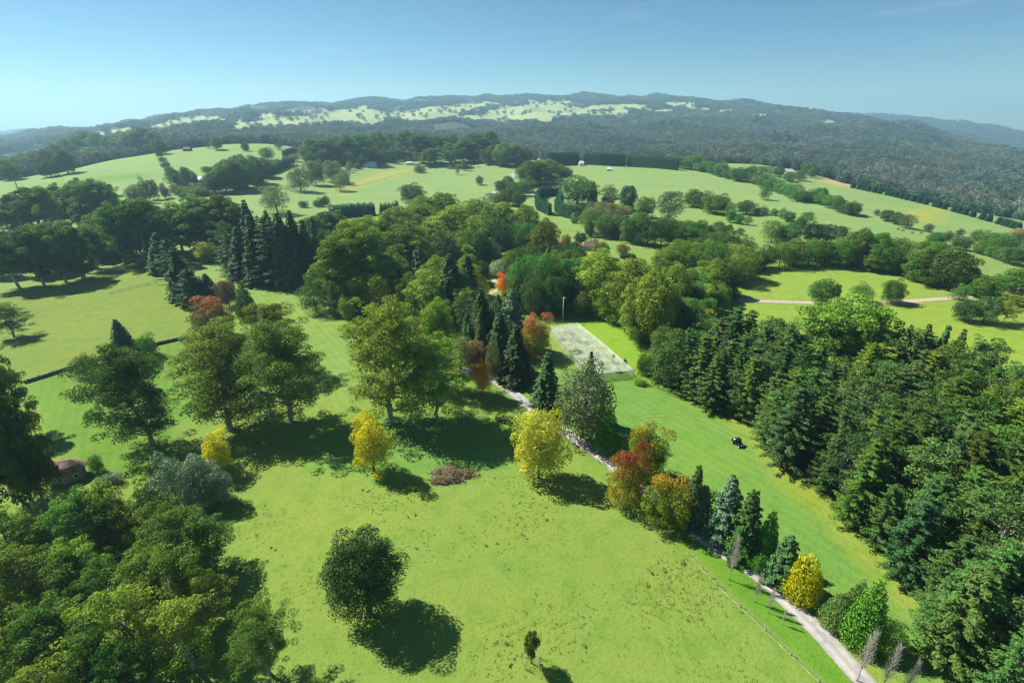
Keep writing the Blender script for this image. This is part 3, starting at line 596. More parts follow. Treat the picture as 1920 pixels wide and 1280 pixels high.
SKIP = {31: {4,6,7,8,10,12,13,15}, 32: {5,6,7,8,10,15,16}, 33: {6,12,13,14,17,18,19,20,23,24,25,26,27,29,30,31,32,33,35,36,37,38,41,42,43,46,47,48,49,50,54,55,56,57,60,62,64,65,66,71,72,73,74,75,76,77,78,79,80,82,83,84,85,87,88,89,90,91,92,94,95,96,97,98,99,100,101,102,103,104,105,106,107,108,109,110,111,112,113,114,115,116,117,118,119,120,121,122,123,124,125,126,127,128,129,130,131,132,133,134,135,136,137,138,139,140,141,142,143,145,146,147,148,149,150,151,152,153,154,155,156,157,158,159,160,161,162,163,164,165,166,167,168,169,170,171,172,173,174,175,176,177,178,179,180,181,182,183,184,185,186,187,188,189,190,191,192,193,194,195,196,197,198,199,200,201,202,203,204,205,206,207,208,209,210,211,212,213,214,215,216,217,218,219,220,221,222,223,224,225,226,227,228,229,230,231,232,233,234,235,236,237,238,239,240,241,242,243,244,245,246,247,248,249,250,251,252,253,254,255,256,257,258,259,260,261,262,263,264,265,266,267,268,269,270,271,272,273,274,275,276,277,278,279,280,281,282,283,284,285,286,287,288,289,290,291,292,293,294,295,296,297,298,299,300,301,302,303,304,305,306,307,308,309,310,311,312,313,314,315,316,317,318,319,320,321,322,323,324,325,326,327,328,329,330,331,332,333,334,335,336,337,338,339,340,341,342,343,344,345,346,347,348,349,350,351,352,353,354,355,356,357,358,359,360,361,362,363,364,365,366,367,368,369,370,371,372,373,374,375,376,377,378,379,380,381,382,383,384,385,386,387,388,389,390,391,392,393,394,395,396,397,398,399,400,401,402,403,404,405,406,407,408,409,410,411,412,413,414,415,416,417,418,419,420,421,422,423,424,425,426,427,428,429,430,431,432,433,434,435,436,437,438,439,440,441,442,443,444,445,446,447,448,449,450}, 34: {1,2,5,9,10,14,15,16,18,19,20,21,22,24,26,27,28,30,31,32,33,35,36,40,42,43,47,51}, 35: {4,6,9,10,12,15,17,18,21,22,23,24,26}, 21: {14,15,17,20,25,26,31,32,33,34,38,39,40,41,42,43,46,47,49,50,53,54,55,61,62,63,69,70,74,75,79,80,81,84,85,88,89,91,92,93,94,99,101,102,106,108,110,111,112,113,114,115,118,119,120,121,122,123,124,126,129,130,131,132,133,134,136}, 22: {6,10,13,16,18,19,21,22,25,27,29,35,36,38,41}, 24: {1,5,6,10,14,17,18,24,25,30,32,33,34,36,39,40,41,42,43,44,45,46,47,48,50,51,52,54,55,56,57,58}, 25: {1,2,3,4,5,6,7,8,9,10,12,13,14,15,16,20,21,22,23,24,26,27,28,30,33,36,37,38,39,42,43,46,48}, 26: {5,7,8,11,12,15,16,17,18,20,21,22,24,27,32,34,35,36,37,40,56,57}, 27: {1,2,4,5,6,12,14,15,16}, 28: {7,14,15,18,19,20}, 29: {2,10}, 3: {9,13,47,64,79,88,94}, 4: {1,3,7,8,12,13,18,19,24,30,32,39,45,50,56,59,60,64}, 5: {11,12,18}, 23: {3,16,17,21}}
def scatter(pp, spacing, kinds, hr, label, group, wr=None, seed=1, jit=0.38, mats=None):
    g = np.random.default_rng(seed); poly = worldpoly(pp); xs = [p[0] for p in poly]; ys = [p[1] for p in poly]; n = 0; row = 0
    y = min(ys)
    while y < max(ys):
        x = min(xs) + (row % 2) * spacing * 0.5
        while x < max(xs):
            qx, qy = x + g.normal() * spacing * jit * 0.6, y + g.normal() * spacing * jit * 0.6
            ok = inpoly(np.array([qx]), np.array([qy]), poly)[0]
            if ok:                            # leave out what stands wholly outside the view
                tp = project(qx, qy, 20.0); bp_ = project(qx, qy, 4.0); ok = max(tp[0], bp_[0]) > -70 and min(tp[0], bp_[0]) < 1990 and tp[1] < 1310
            if ok:
                kd = kinds[int(g.integers(len(kinds)))]; h = g.uniform(*hr)
                mt = mats[int(g.integers(len(mats)))] if mats else None; n += 1
                if n not in SKIP.get(seed, ()):          # wholly hidden ones are left out
                    SID[put(kd, qx, qy, h, None, label(kd) if callable(label) else '%s %s %s' % (TONE.get(mt, 'green'), FORM[kd], label), group(kd) if callable(group) else group, mt).name] = (seed, n)
            x += spacing
        y += spacing * 0.87; row += 1
    return n

# ---------------------------------------------------------------- single trees of the park and paddocks
T = plant
T('roundfine', 678, 1150, 993, 138, 'large dark round tree standing alone in the near paddock', mat='mag', var=0)
T('lolly', 997, 1243, 1189, 34, 'small young round tree inside a wire guard in the near paddock', mat='broad')
T('airy', 694, 885, 772, 86, 'yellow autumn tree beside the brush pile, thin crown', mat='yellow', var=1)
T('round', 1012, 896, 774, 100, 'broad yellow green autumn tree beside the driveway', mat='ygreen', var=2, name='autumn_tree')
T('airy', 403, 885, 812, 64, 'golden yellow tree behind the silvery shrubs', mat='yellow', var=1)
T('airy', 1183, 945, 838, 88, 'maple with dark red top and yellow green sides over the driveway', mat='red', var=2)
T('airy', 1215, 893, 797, 78, 'green maple tinged orange behind the red topped maple', mat='orangegreen', var=0)
T('airy', 1250, 985, 890, 88, 'green and orange maple overhanging the driveway next to conifers', mat='orangegreen', var=2)
T('round', 905, 740, 676, 38, 'small orange red autumn tree at the driveway bend', mat='orange', var=3, name='autumn_tree')
T('airy', 1003, 668, 590, 64, 'pink topped autumn maple at the corner of the net enclosure', mat='pinkred', var=0)
T('airy', 392, 634, 553, 88, 'wide pink topped dark green tree at the end of the stone wall', mat='redgreen', var=2)
T('round', 425, 574, 525, 40, 'purple brown round tree beside the bright green cone', mat='purple')
T('cypress', 458, 598, 530, 40, 'bright green cone shaped conifer alone on the lawn', mat='broad', var=0)
T('airy', 384, 490, 453, 40, 'yellow round tree at the edge of dark conifers', mat='ygreen', var=0)
T('round', 588, 586, 520, 62, 'dense dark round tree on the mown lawn before the conifers', mat='broad', var=1)
T('round', 625, 592, 545, 28, 'small thin tree right beside the dense dark lawn tree', mat='olive', var=0)
T('spruce', 225, 666, 600, 48, 'dark layered conifer behind the stone wall', mat='conifer', var=2)
T('shrub', 270, 668, 628, 46, 'dark bush on the stone wall beside the layered conifer', mat='broad')
T('shrub', 157, 705, 664, 48, 'dark round bush alone on the stone wall', mat='broad')
T('eucopen', 155, 522, 462, 62, 'spreading dark tree with short thick trunk in the left paddock', mat='eucdark', var=1)
T('eucopen', 12, 632, 573, 62, 'sparse tree cut by the left picture edge in the paddock', mat='eucdark', var=2)
T('eucopen', 250, 832, 646, 128, 'tall dark eucalypt with thick trunk on the left lawn', mat='eucdark', var=0)
T('eucopen', 402, 812, 622, 165, 'broad open eucalypt with pale forked limbs, middle of three on the lawn', mat='euc', var=1)
T('eucopen', 526, 790, 600, 130, 'bushy tall eucalypt, right of the three on the lawn', mat='eucdark', var=0)
T('eucopen', 512, 700, 570, 90, 'thin yellowish eucalypt poking up behind the lawn trio', mat='euc', var=2)
T('eucopen', 722, 792, 566, 150, 'very tall eucalypt with long bare trunk in the centre', mat='euc', var=0)
T('eucopen', 800, 730, 566, 84, 'pale tall eucalypt just right of the long bare trunk', mat='euc', var=1)
T('eucopen', 818, 790, 640, 115, 'leaning eucalypt with wide crown by the driveway bend', mat='euc', var=2, lean=(0.0, -0.06))
T('spruce', 1026, 768, 662, 62, 'dark green pyramid conifer beside the driveway bend', mat='conifer', var=1)
T('round', 1098, 822, 680, 118, 'big pale grey green tree between driveway and net enclosure', mat='grey', var=0)
T('spruce', 1105, 790, 662, 40, 'dark conifer tip rising from the grey green tree', mat='conifer')
T('cypress', 1142, 846, 764, 50, 'lumpy bright green cypress on the right of the grey green tree', mat='cypress', var=1)
T('spruce', 968, 716, 610, 66, 'dark drooping conifer right above the driveway bend', mat='conifer', var=1)
T('spruce', 938, 690, 588, 56, 'dark narrow conifer behind the drooping conifer', mat='conifer', var=0)
T('spruce', 902, 648, 543, 56, 'deep green broad conifer left of the twin conifer tips', mat='conifer', var=2)
T('cedar', 960, 650, 543, 60, 'pale grey conifer behind the pink topped maple', mat='bluegreen', var=0)
T('round', 862, 694, 626, 66, 'rusty brown and green bush behind the leaning eucalypt', mat='olive')
T('round', 890, 690, 640, 44, 'rust coloured bush left of the drooping conifer', mat='rust')
T('round', 925, 712, 640, 38, 'pale leafy small tree between two conifers by the bend', mat='grey')
T('cedar', 1303, 982, 875, 46, 'slim dark conifer just behind the orange and green maple', mat='conifer', var=1)
T('cedar', 1318, 985, 912, 52, 'grey blue bushy conifer by the shaded stretch of driveway', mat='bluegreen', var=1)
T('cedar', 1365, 1010, 895, 72, 'pale layered cedar beside the driveway, tallest of the row', mat='bluegreen', var=0)
T('cedar', 1402, 1042, 922, 74, 'dark green layered cedar in front of the pale cedar', mat='pine', var=1)
T('cypress', 1441, 1052, 958, 48, 'bright green pointed cypress in the driveway row', mat='cypress', var=0)
T('shrub', 1424, 1068, 1035, 40, 'bright green bush at the foot of the pointed cypress', mat='cypress')
T('cedar', 1474, 1090, 1006, 66, 'dark layered fir between bright cypress and golden cypress', mat='conifer', var=0)
T('cypfat', 1510, 1118, 1044, 70, 'golden yellow dome shaped cypress beside the driveway')
T('cypress', 1575, 1172, 1112, 58, 'dark lumpy conifer bush beside the tall bright cypress', mat='pine', var=1)
T('cypress', 1604, 1175, 1092, 56, 'dark conifer bush right behind the lumpy conifer bush', mat='pine', var=1)
T('cypress', 1632, 1205, 1090, 72, 'tall bright green cypress nearest the wood on the right', mat='cypress', var=0)
T('round', 1670, 1225, 1170, 60, 'bright green leafy bush below the tall bright cypress', mat='eucbright')
T('bare', 1378, 1087, 1005, 22, 'leafless slim poplar on the verge, farthest of the bare trees')
T('bare', 1423, 1128, 1070, 30, 'leafless small tree on the verge above the middle post')
T('bare', 1447, 1148, 1100, 22, 'leafless sapling with long shadow on the verge')
T('bare', 1471, 1170, 1140, 12, 'tiny leafless sapling lowest of the verge saplings')
T('bare', 1628, 1276, 1178, 34, 'leafless poplar leaning over the near end of the driveway')
T('bare', 1672, 1296, 1205, 30, 'leafless poplar on the right side of the near driveway end')
T('bare', 1710, 1310, 1235, 30, 'leafless poplar against the wood in the bottom right corner')
T('round', 1090, 594, 547, 34, 'small olive tree casting a long shadow near the pole', mat='olive')
T('shrub', 1125, 596, 588, 14, 'little bush at the edge of the shadow by the pole')
T('shrub', 1212, 700, 664, 42, 'round dark bush at the wood edge right of the net enclosure', mat='broad')
T('round', 1262, 726, 626, 76, 'dark tree jutting from the wood right of the net enclosure', mat='pine')
T('round', 1544, 567, 522, 48, 'largest round tree on the gravel road, left of three', mat='broad', var=0)
T('round', 1569, 560, 532, 18, 'small slim tree hugging the largest roadside tree', mat='broad', var=2)
T('round', 1618, 565, 529, 43, 'middle one of three round trees on the gravel road', mat='broad', var=1)
T('round', 1677, 568, 525, 43, 'right one of three round trees on the gravel road', mat='eucdark', var=2)
T('round', 1804, 562, 532, 34, 'round tree leaning over the gravel road near the right edge', mat='broad', var=1)
T('round', 1811, 601, 562, 40, 'dark pointed tree below the gravel road on the right', mat='conifer', var=0)
T('round', 1852, 604, 556, 48, 'dense dark tree between pointed tree and bare limbed tree', mat='conifer', var=2)
T('eucopen', 1893, 605, 552, 38, 'thin tree with bare pale limbs below the gravel road', mat='euc', var=2)
T('euc', 1582, 720, 558, 165, 'huge domed eucalypt rising above the pine wood', mat='eucbright', var=1)
T('euc', 1545, 715, 600, 80, 'left shoulder eucalypt against the huge domed one', mat='eucbright', var=2)
T('euc', 1625, 740, 595, 90, 'right shoulder eucalypt against the huge domed one', mat='eucbright', var=0)
T('eucopen', 488, 1262, 1143, 95, 'dark open eucalypt at the bottom edge over the paddock', mat='eucdark', var=2)
T('round', 320, 960, 852, 84, 'silvery round shrub tree nearest the left wood', mat='silver', var=1)
T('round', 372, 935, 850, 66, 'silvery shrub tree behind the golden yellow tree', mat='silver', var=0)
T('round', 402, 945, 880, 58, 'silvery shrub tree at the shadow edge of the paddock', mat='silver', var=2)
T('round', 365, 965, 918, 44, 'low silvery shrub in front of its taller neighbours', mat='silver', var=2)
T('shrub', 178, 884, 852, 26, 'small green bush touching the end of the cottage roof', mat='broad')
T('round', 78, 905, 840, 32, 'grey green small tree left of the brown cottage', mat='grey')
T('shrub', 208, 905, 887, 34, 'pale bush on the lawn edge beyond the left wood', mat='silver')
T('shrub', 470, 596, 585, 22, 'tiny bush at the foot of the bright green cone', mat='broad')
T('shrub', 1200, 720, 708, 26, 'low grass green bush right of the net enclosure', mat='euc')
T('shrub', 1150, 680, 664, 8, 'tiny shrub along the right side of the net enclosure, upper one')
T('shrub', 1172, 690, 672, 9, 'tiny shrub along the right side of the net enclosure, lower one')
T('shrub', 1030, 592, 575, 18, 'silver bush in the shade behind the net enclosure', mat='silver')
T('shrub', 1062, 600, 590, 10, 'tiny bush at the foot of the wooden pole', mat='broad')
# ---------------------------------------------------------------- groups of trees, from the middle distance
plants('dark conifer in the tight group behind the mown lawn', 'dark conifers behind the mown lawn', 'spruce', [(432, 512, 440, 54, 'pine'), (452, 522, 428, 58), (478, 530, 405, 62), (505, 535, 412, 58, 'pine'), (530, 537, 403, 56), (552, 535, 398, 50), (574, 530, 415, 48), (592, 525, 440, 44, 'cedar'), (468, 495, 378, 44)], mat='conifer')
plants('dark conifer in the row along the left paddock corner', 'dark conifers along the paddock corner', 'spruce', [(300, 512, 438, 52), (318, 530, 450, 54, 'pine'), (336, 562, 465, 60), (357, 572, 505, 54, 'pine'), (388, 560, 514, 44)], mat='conifer')
plants('small pale green conifer at the foot of the paddock corner row', 'pale conifers at the paddock corner', 'cedar', [(353, 578, 524, 36)], mat='pine')
plants('eucalypt in the tall row behind the left paddock', 'eucalypts behind the left paddock', 'euc', [(15, 540, 440, 70), (60, 536, 425, 74), (102, 530, 420, 70), (135, 522, 417, 50), (168, 504, 425, 44), (215, 494, 380, 60), (250, 492, 377, 56), (282, 488, 372, 56), (305, 492, 398, 44)], mat='eucdark')
plants('dense eucalypt in the wood left of the dark conifers', 'eucalypts left of the dark conifers', 'euc', [(330, 474, 380, 74), (370, 474, 369, 70), (410, 474, 366, 70), (446, 474, 372, 60), (425, 490, 415, 44)], mat='eucdark')
plants('dark eucalypt behind the dark conifer group', 'eucalypts behind the dark conifers', 'euc', [(590, 468, 405, 46), (612, 458, 398, 46), (636, 452, 396, 44), (605, 490, 430, 40)], mat='eucdark')
plants('sunlit eucalypt in the central wood left of the hidden lawn', 'sunlit eucalypts of the central wood', 'euc', [(665, 566, 416, 104), (636, 580, 445, 84), (702, 570, 440, 84), (614, 566, 470, 54), (690, 504, 405, 56), (722, 494, 412, 54), (765, 528, 420, 92)], mat='euc')
plants('rounded eucalypt at the back of the central wood', 'rounded eucalypts at the back of the central wood', 'euclump', [(745, 452, 388, 50), (789, 446, 384, 64), (797, 432, 368, 70), (830, 428, 361, 58), (850, 476, 386, 92), (882, 482, 408, 66), (896, 434, 372, 60), (945, 446, 380, 50), (985, 450, 386, 52), (920, 440, 385, 40)], mat='euc')
T('euclump', 800, 605, 508, 76, 'rounded eucalypt in the wood between two tall conifers', mat='euc')
T('euclump', 1020, 492, 411, 54, 'pointed pale eucalypt at the back of the garden', mat='euc')
T('round', 935, 478, 393, 58, 'dark tree standing high in the central wood', mat='conifer')
T('round', 830, 516, 434, 58, 'dark dense tree behind the small yellow crowned tree', mat='mag')
T('airy', 824, 506, 448, 30, 'small yellow crowned tree in the central wood', mat='orangegreen')
T('cedar', 787, 540, 464, 50, 'greyish conifer inside the central wood', mat='bluegreen')
T('spruce', 846, 596, 478, 70, 'tall dark conifer in the middle of the central wood', mat='conifer')
T('spruce', 878, 584, 482, 56, 'tall conifer behind the hidden lawn path', mat='conifer')
T('round', 922, 498, 447, 46, 'grey green round tree above the hidden lawn', mat='grey')
T('shrub', 937, 518, 487, 42, 'pale silver hedge like bush beside the hidden lawn', mat='pale')
T('shrub', 906, 516, 490, 28, 'dark bush left of the pale silver bush', mat='conifer')
T('shrub', 903, 556, 525, 32, 'yellow green bush below the hidden lawn', mat='ygreen')
T('airy', 945, 552, 513, 32, 'orange and red small tree beside the hidden lawn', mat='orange')
T('cypress', 690, 566, 514, 28, 'bright green narrow cypress below the sunlit eucalypts', mat='cypress')
T('shrub', 738, 586, 543, 50, 'pale green spreading bush behind the very tall eucalypt', mat='grey')
T('round', 650, 600, 555, 34, 'green undergrowth tree at the lawn edge of the central wood', mat='eucbright')
plants('dark broad tree in the shaded stand behind the pole', 'shaded broad trees behind the pole', 'round', [(985, 565, 480, 64), (1020, 575, 477, 66), (1058, 578, 492, 60), (1000, 590, 508, 54), (1040, 588, 515, 50)], mat='broad')
plants('green tree between the garden house and the shaded stand', 'green trees below the garden house', 'round', [(1040, 508, 468, 40), (1066, 525, 470, 52), (1088, 535, 482, 44), (1100, 505, 478, 36), (960, 520, 470, 40)], mat='euc')
plants('lumpy olive eucalypt in the row right of the shaded stand', 'lumpy eucalypts right of the shaded stand', 'euclump', [(1122, 580, 471, 92), (1186, 606, 487, 88), (1222, 646, 508, 92), (1265, 602, 496, 70), (1152, 598, 512, 76), (1250, 640, 540, 66), (1192, 624, 552, 58)], mat='eucbright')
plants('lumpy tree of the wood below the gravel road end', 'trees below the gravel road end', 'euclump', [(1290, 572, 505, 56), (1306, 606, 538, 52), (1328, 586, 530, 46), (1336, 562, 505, 48), (1352, 574, 530, 34), (1365, 556, 500, 38), (1318, 545, 490, 46), (1376, 562, 538, 22), (1290, 640, 560, 60), (1325, 625, 560, 50)], mat='eucdark')
plants('dense green tree in the belt around the middle paddock', 'belt trees around the middle paddock', 'round', [(1270, 496, 455, 28), (1310, 486, 447, 40), (1335, 508, 460, 44), (1362, 502, 455, 40), (1392, 506, 455, 42), (1386, 514, 482, 30), (1300, 520, 470, 44), (1340, 530, 490, 40), (1372, 528, 490, 36), (1422, 506, 472, 38), (1440, 502, 459, 40), (1466, 500, 454, 44), (1492, 498, 449, 48), (1521, 497, 447, 48), (1550, 497, 453, 44), (1580, 500, 449, 48)], mat='eucdark', name='hedgerow_tree')
plants('large tree in the belt along the creek on the right', 'creek belt trees on the right', 'euclump', [(1612, 497, 428, 54), (1646, 503, 437, 48), (1640, 508, 470, 38), (1690, 514, 482, 30), (1724, 518, 452, 36), (1747, 528, 455, 64), (1782, 540, 468, 84), (1720, 525, 490, 40), (1822, 542, 503, 38), (1845, 556, 517, 52), (1872, 552, 515, 34), (1903, 566, 506, 64)], mat='eucdark')
plants('round tree in the strip below the big pasture', 'trees in the strip below the big pasture', 'round', [(1110, 438, 392, 42), (1136, 446, 404, 42), (1162, 446, 402, 38), (1187, 456, 405, 42), (1216, 461, 404, 48), (1242, 461, 409, 48), (1267, 461, 414, 46), (1252, 440, 400, 36), (1290, 462, 424, 40), (1312, 464, 430, 38), (1342, 476, 435, 44), (1368, 482, 432, 40), (1396, 486, 440, 44), (1200, 440, 396, 36)], mat='broad', name='hedgerow_tree')
plants('small garden tree among the olive shrubs by the hedges', 'garden trees by the tall hedges', 'round', [(1120, 412, 385, 26), (1145, 410, 380, 24), (1165, 412, 386, 26), (1130, 396, 378, 20), (1100, 418, 396, 22), (1078, 412, 398, 14), (1092, 420, 402, 14)], mat='olive')
T('round', 1085, 383, 330, 64, 'big round tree with grey top above the clipped hedges', mat='broad')
T('spruce', 1112, 384, 342, 18, 'dark conifer spire right of the big grey topped tree', mat='conifer')
T('round', 1143, 372, 346, 30, 'dark round tree on the pasture right of the conifer spire', mat='broad')
T('round', 1178, 394, 348, 32, 'dark forked tree on the pasture edge', mat='conifer')
T('round', 1210, 408, 369, 34, 'dark green tree right of the forked tree', mat='broad')
T('round', 1256, 416, 359, 46, 'tall dark twin crowned tree at the pasture edge', mat='conifer')
T('round', 1140, 384, 366, 26, 'mauve grey bush below the dark round pasture tree', mat='purple')
T('airy', 1062, 478, 440, 26, 'crimson tree left of the garden house', mat='red')
T('airy', 1052, 474, 450, 26, 'yellow orange tree beside the crimson tree', mat='orange')
T('airy', 1078, 478, 455, 26, 'orange red tree below the crimson tree', mat='orange')
T('round', 1089, 458, 436, 24, 'dark blue green ball shaped tree behind the garden house', mat='conifer', var=2)
T('airy', 1112, 462, 446, 20, 'small orange tree right of the ball shaped tree', mat='orangegreen')
T('round', 1126, 484, 453, 32, 'rusty green round tree right of the garden house', mat='olive')
T('round', 1168, 476, 458, 26, 'red flushed round bush on the lawn beyond the garden house', mat='redgreen')
T('round', 1436, 375, 353, 20, 'lone round tree on the big sloping pasture', mat='broad')
plants('tree in the dark clump on the sloping pasture', 'pasture clump trees', 'round', [(1303, 388, 355, 40), (1326, 391, 357, 28), (1346, 401, 365, 48), (1330, 398, 368, 30)], mat='broad')
plants('small tree in the scattered line down the sloping pasture', 'scattered pasture trees', 'round', [(1370, 407, 385, 20), (1400, 402, 375, 34), (1432, 402, 386, 22), (1372, 417, 395, 18), (1386, 420, 402, 15), (1402, 422, 406, 17), (1452, 404, 391, 14), (1468, 409, 389, 17), (1480, 415, 397, 24), (1500, 436, 408, 24), (1514, 421, 398, 26), (1368, 434, 420, 13), (1388, 440, 426, 16), (1335, 442, 428, 16), (1420, 404, 390, 14)], mat='broad', name='hedgerow_tree')
plants('tree in the paired clump above the creek belt', 'paired clump above the creek belt', 'round', [(1450, 455, 414, 36), (1482, 455, 417, 40), (1466, 452, 420, 30)], mat='broad')
plants('tree in the long clump above the creek belt', 'long clump above the creek belt', 'round', [(1525, 454, 418, 38), (1552, 456, 420, 38), (1576, 452, 424, 28), (1583, 442, 426, 11)], mat='conifer')
plants('dark tree in the oval clump on the right pasture', 'oval clump on the right pasture', 'round', [(1645, 404, 392, 10), (1664, 414, 394, 24), (1682, 420, 398, 26), (1702, 428, 403, 30)], mat='conifer')
T('round', 1742, 435, 419, 15, 'small thin tree beside the grazing cattle', mat='olive')
T('round', 1801, 443, 428, 14, 'lone small tree on the far bank of the pond', mat='broad')
T('round', 1804, 468, 443, 32, 'round dark tree standing in front of the pond', mat='broad')
plants('dark tree on the left bank of the pond', 'trees on the left pond bank', 'round', [(1755, 460, 436, 32), (1770, 458, 438, 26), (1779, 450, 433, 16)], mat='broad')
plants('dark tree of the spinney right of the pond', 'spinney right of the pond', 'round', [(1836, 452, 430, 26), (1856, 462, 435, 36), (1880, 472, 439, 36), (1910, 474, 438, 40), (1840, 476, 453, 24), (1880, 488, 463, 32), (1906, 496, 465, 42), (1862, 482, 460, 24)], mat='broad')
T('round', 1911, 446, 428, 22, 'pinkish brown tree at the right picture edge', mat='rust')
# the avenue of dark cones on the right hill
av = [962, 995, 1022, 1047, 1082, 1112, 1155, 1180, 1205, 1235, 1262, 1300, 1335, 1370, 1425, 1447, 1477, 1532, 1562, 1592, 1635, 1690, 1727, 1785, 1815, 1840, 1862, 1890]
avl = []
for i, a in enumerate(av):
    px = 1280 + a / 3; t = (a - 962) / 928; yb = 352 + 78 * t - 4 * math.sin(math.pi * t)
    avl.append(T('column', px, yb + 1, yb - 11 - 2.5 * t, 8 + 2.5 * t, 'dark egg shaped conifer in the avenue across the right hill', 'avenue of dark conifers on the right hill', 'cypdark'))
ordinal(avl)
# hedgerow belt on the ridge
hb = [(1275, 315), (1290, 317), (1306, 319), (1322, 322), (1338, 327), (1354, 331), (1370, 335), (1386, 339), (1402, 342), (1418, 346), (1434, 351), (1450, 357), (1464, 363), (1478, 368), (1492, 373), (1506, 378), (1522, 378), (1538, 380), (1546, 384), (1560, 390), (1574, 396), (1588, 400), (1600, 403)]
plants('dark tree in the long belt descending the ridge', 'long ridge belt', 'round', [(x, y, y - 20 - (i % 3) * 4, 23 + (i % 4) * 4) for i, (x, y) in enumerate(hb)], mat='broad', name='hedgerow_tree')
plants('dark tree round the white house on the ridge', 'trees round the ridge house', 'round', [(1462, 332, 312, 22), (1445, 330, 312, 20), (1480, 340, 322, 22), (1500, 338, 318, 24), (1516, 328, 307, 20), (1524, 334, 314, 18), (1430, 328, 312, 20), (1412, 324, 310, 18)], mat='broad')
# hilltop
plants('dark tree in the grove around the hilltop houses', 'grove around the hilltop houses', 'euc', [(648, 305, 252, 44), (676, 308, 252, 44), (708, 300, 248, 38), (735, 298, 246, 40), (762, 300, 245, 44), (790, 306, 252, 46), (815, 306, 256, 46), (842, 305, 252, 46), (866, 306, 258, 44), (890, 302, 250, 44), (915, 300, 246, 40), (802, 312, 278, 34), (845, 312, 268, 40), (780, 300, 262, 34), (610, 304, 262, 48), (585, 300, 258, 44), (630, 300, 256, 40), (660, 298, 260, 40), (722, 296, 262, 36)], mat='eucdark')
plants('leafy tree in the round clump at the top of the lane', 'round clump at the top of the lane', 'euclump', [(925, 308, 272, 36), (945, 312, 268, 38), (968, 312, 270, 36), (982, 308, 276, 28)], mat='eucdark')
plants('big tree on the bend of the lane', 'trees on the bend of the lane', 'euclump', [(993, 348, 302, 44), (1012, 345, 300, 40), (1030, 332, 298, 34), (1050, 328, 308, 24), (1062, 330, 314, 20)], mat='eucdark')
plants('small clipped tree in the short row beside the lane bend', 'short row beside the lane bend', 'round', [(1024, 338, 323, 9), (1031, 341, 325, 10), (1038, 344, 328, 10), (1046, 346, 330, 11), (1053, 348, 333, 11), (1060, 350, 334, 11)], mat='broad')
plants('dark bushy tree lining the lane below the bend', 'bushy trees lining the lane', 'round', [(940, 362, 338, 24), (952, 354, 330, 26), (962, 372, 342, 30), (978, 368, 336, 32), (990, 360, 332, 28), (955, 385, 352, 30), (972, 388, 358, 30), (920, 378, 362, 22), (935, 384, 362, 24), (998, 352, 334, 22)], mat='broad', name='hedgerow_tree')
T('airy', 935, 372, 362, 12, 'small orange tree beside the lane', mat='orange')
T('round', 772, 380, 345, 46, 'pale open tree standing above the wood on the pasture', mat='grey')
T('round', 870, 320, 298, 14, 'small slim tree on the hilltop pasture', mat='grey')
T('round', 857, 328, 307, 9, 'thin sapling below the slim tree on the hilltop pasture', mat='grey')
T('round', 899, 347, 329, 14, 'small tree on a worn reddish patch of the pasture', mat='olive')
T('shrub', 787, 324, 309, 20, 'dark dense bush at the end of the pasture fence', mat='conifer')
plants('round tree in the loose group on the pale pasture', 'loose group on the pale pasture', 'round', [(560, 358, 306, 40), (590, 347, 300, 34), (621, 340, 301, 34), (636, 358, 326, 28), (645, 346, 318, 20), (652, 322, 308, 12), (669, 316, 306, 11), (655, 318, 302, 12)], mat='grey')
T('round', 515, 401, 349, 50, 'bushy green tree alone on the pale pasture', mat='grey')
T('shrub', 568, 389, 376, 16, 'small bush right of the bushy pasture tree')
plants('small bush in the little cluster on the pale pasture', 'little bush cluster', 'shrub', [(594, 388, 374, 14), (603, 387, 370, 14), (611, 384, 366, 12)])
plants('tree in the smoky green mass above the pale pasture', 'smoky green mass above the pale pasture', 'euclump', [(400, 362, 322, 36), (418, 360, 308, 40), (438, 358, 298, 42), (458, 352, 294, 42), (476, 345, 292, 36), (494, 332, 296, 28), (425, 350, 300, 36), (450, 340, 290, 34)], mat='eucdark')
plants('garden tree round the far farmhouse', 'garden trees of the far farmhouse', 'round', [(323, 348, 313, 24), (337, 346, 322, 20), (347, 350, 313, 18), (360, 346, 320, 18), (355, 368, 350, 24), (375, 368, 352, 24), (340, 366, 350, 18), (392, 322, 313, 20), (408, 322, 309, 16), (385, 328, 312, 16)], mat='broad')
T('airy', 388, 337, 324, 18, 'yellow small tree behind the far farmhouse', mat='ygreen')
plants('dark bush in the line between two far fields', 'bush line between two far fields', 'shrub', [(298, 293, 284, 12), (304, 303, 294, 13), (310, 314, 303, 14), (316, 324, 312, 14)], mat='conifer')
plants('smoky tree in the left clump beyond the wood', 'left clump beyond the wood', 'euc', [(10, 436, 390, 30), (35, 434, 388, 34), (62, 430, 352, 48), (86, 430, 350, 44), (110, 404, 344, 24), (75, 420, 362, 44), (48, 425, 372, 36)], mat='eucdark')
plants('smoky tree in the rounded clump beyond the wood', 'rounded clump beyond the wood', 'euc', [(138, 412, 347, 34), (172, 414, 337, 48), (196, 410, 340, 40), (155, 416, 368, 36), (150, 418, 400, 22)], mat='eucdark')
plants('thin smoky tree left of the far farmhouse', 'thin trees left of the far farmhouse', 'round', [(250, 378, 346, 28), (268, 380, 330, 20), (283, 375, 337, 22), (306, 373, 343, 13), (262, 378, 355, 24)], mat='grey')
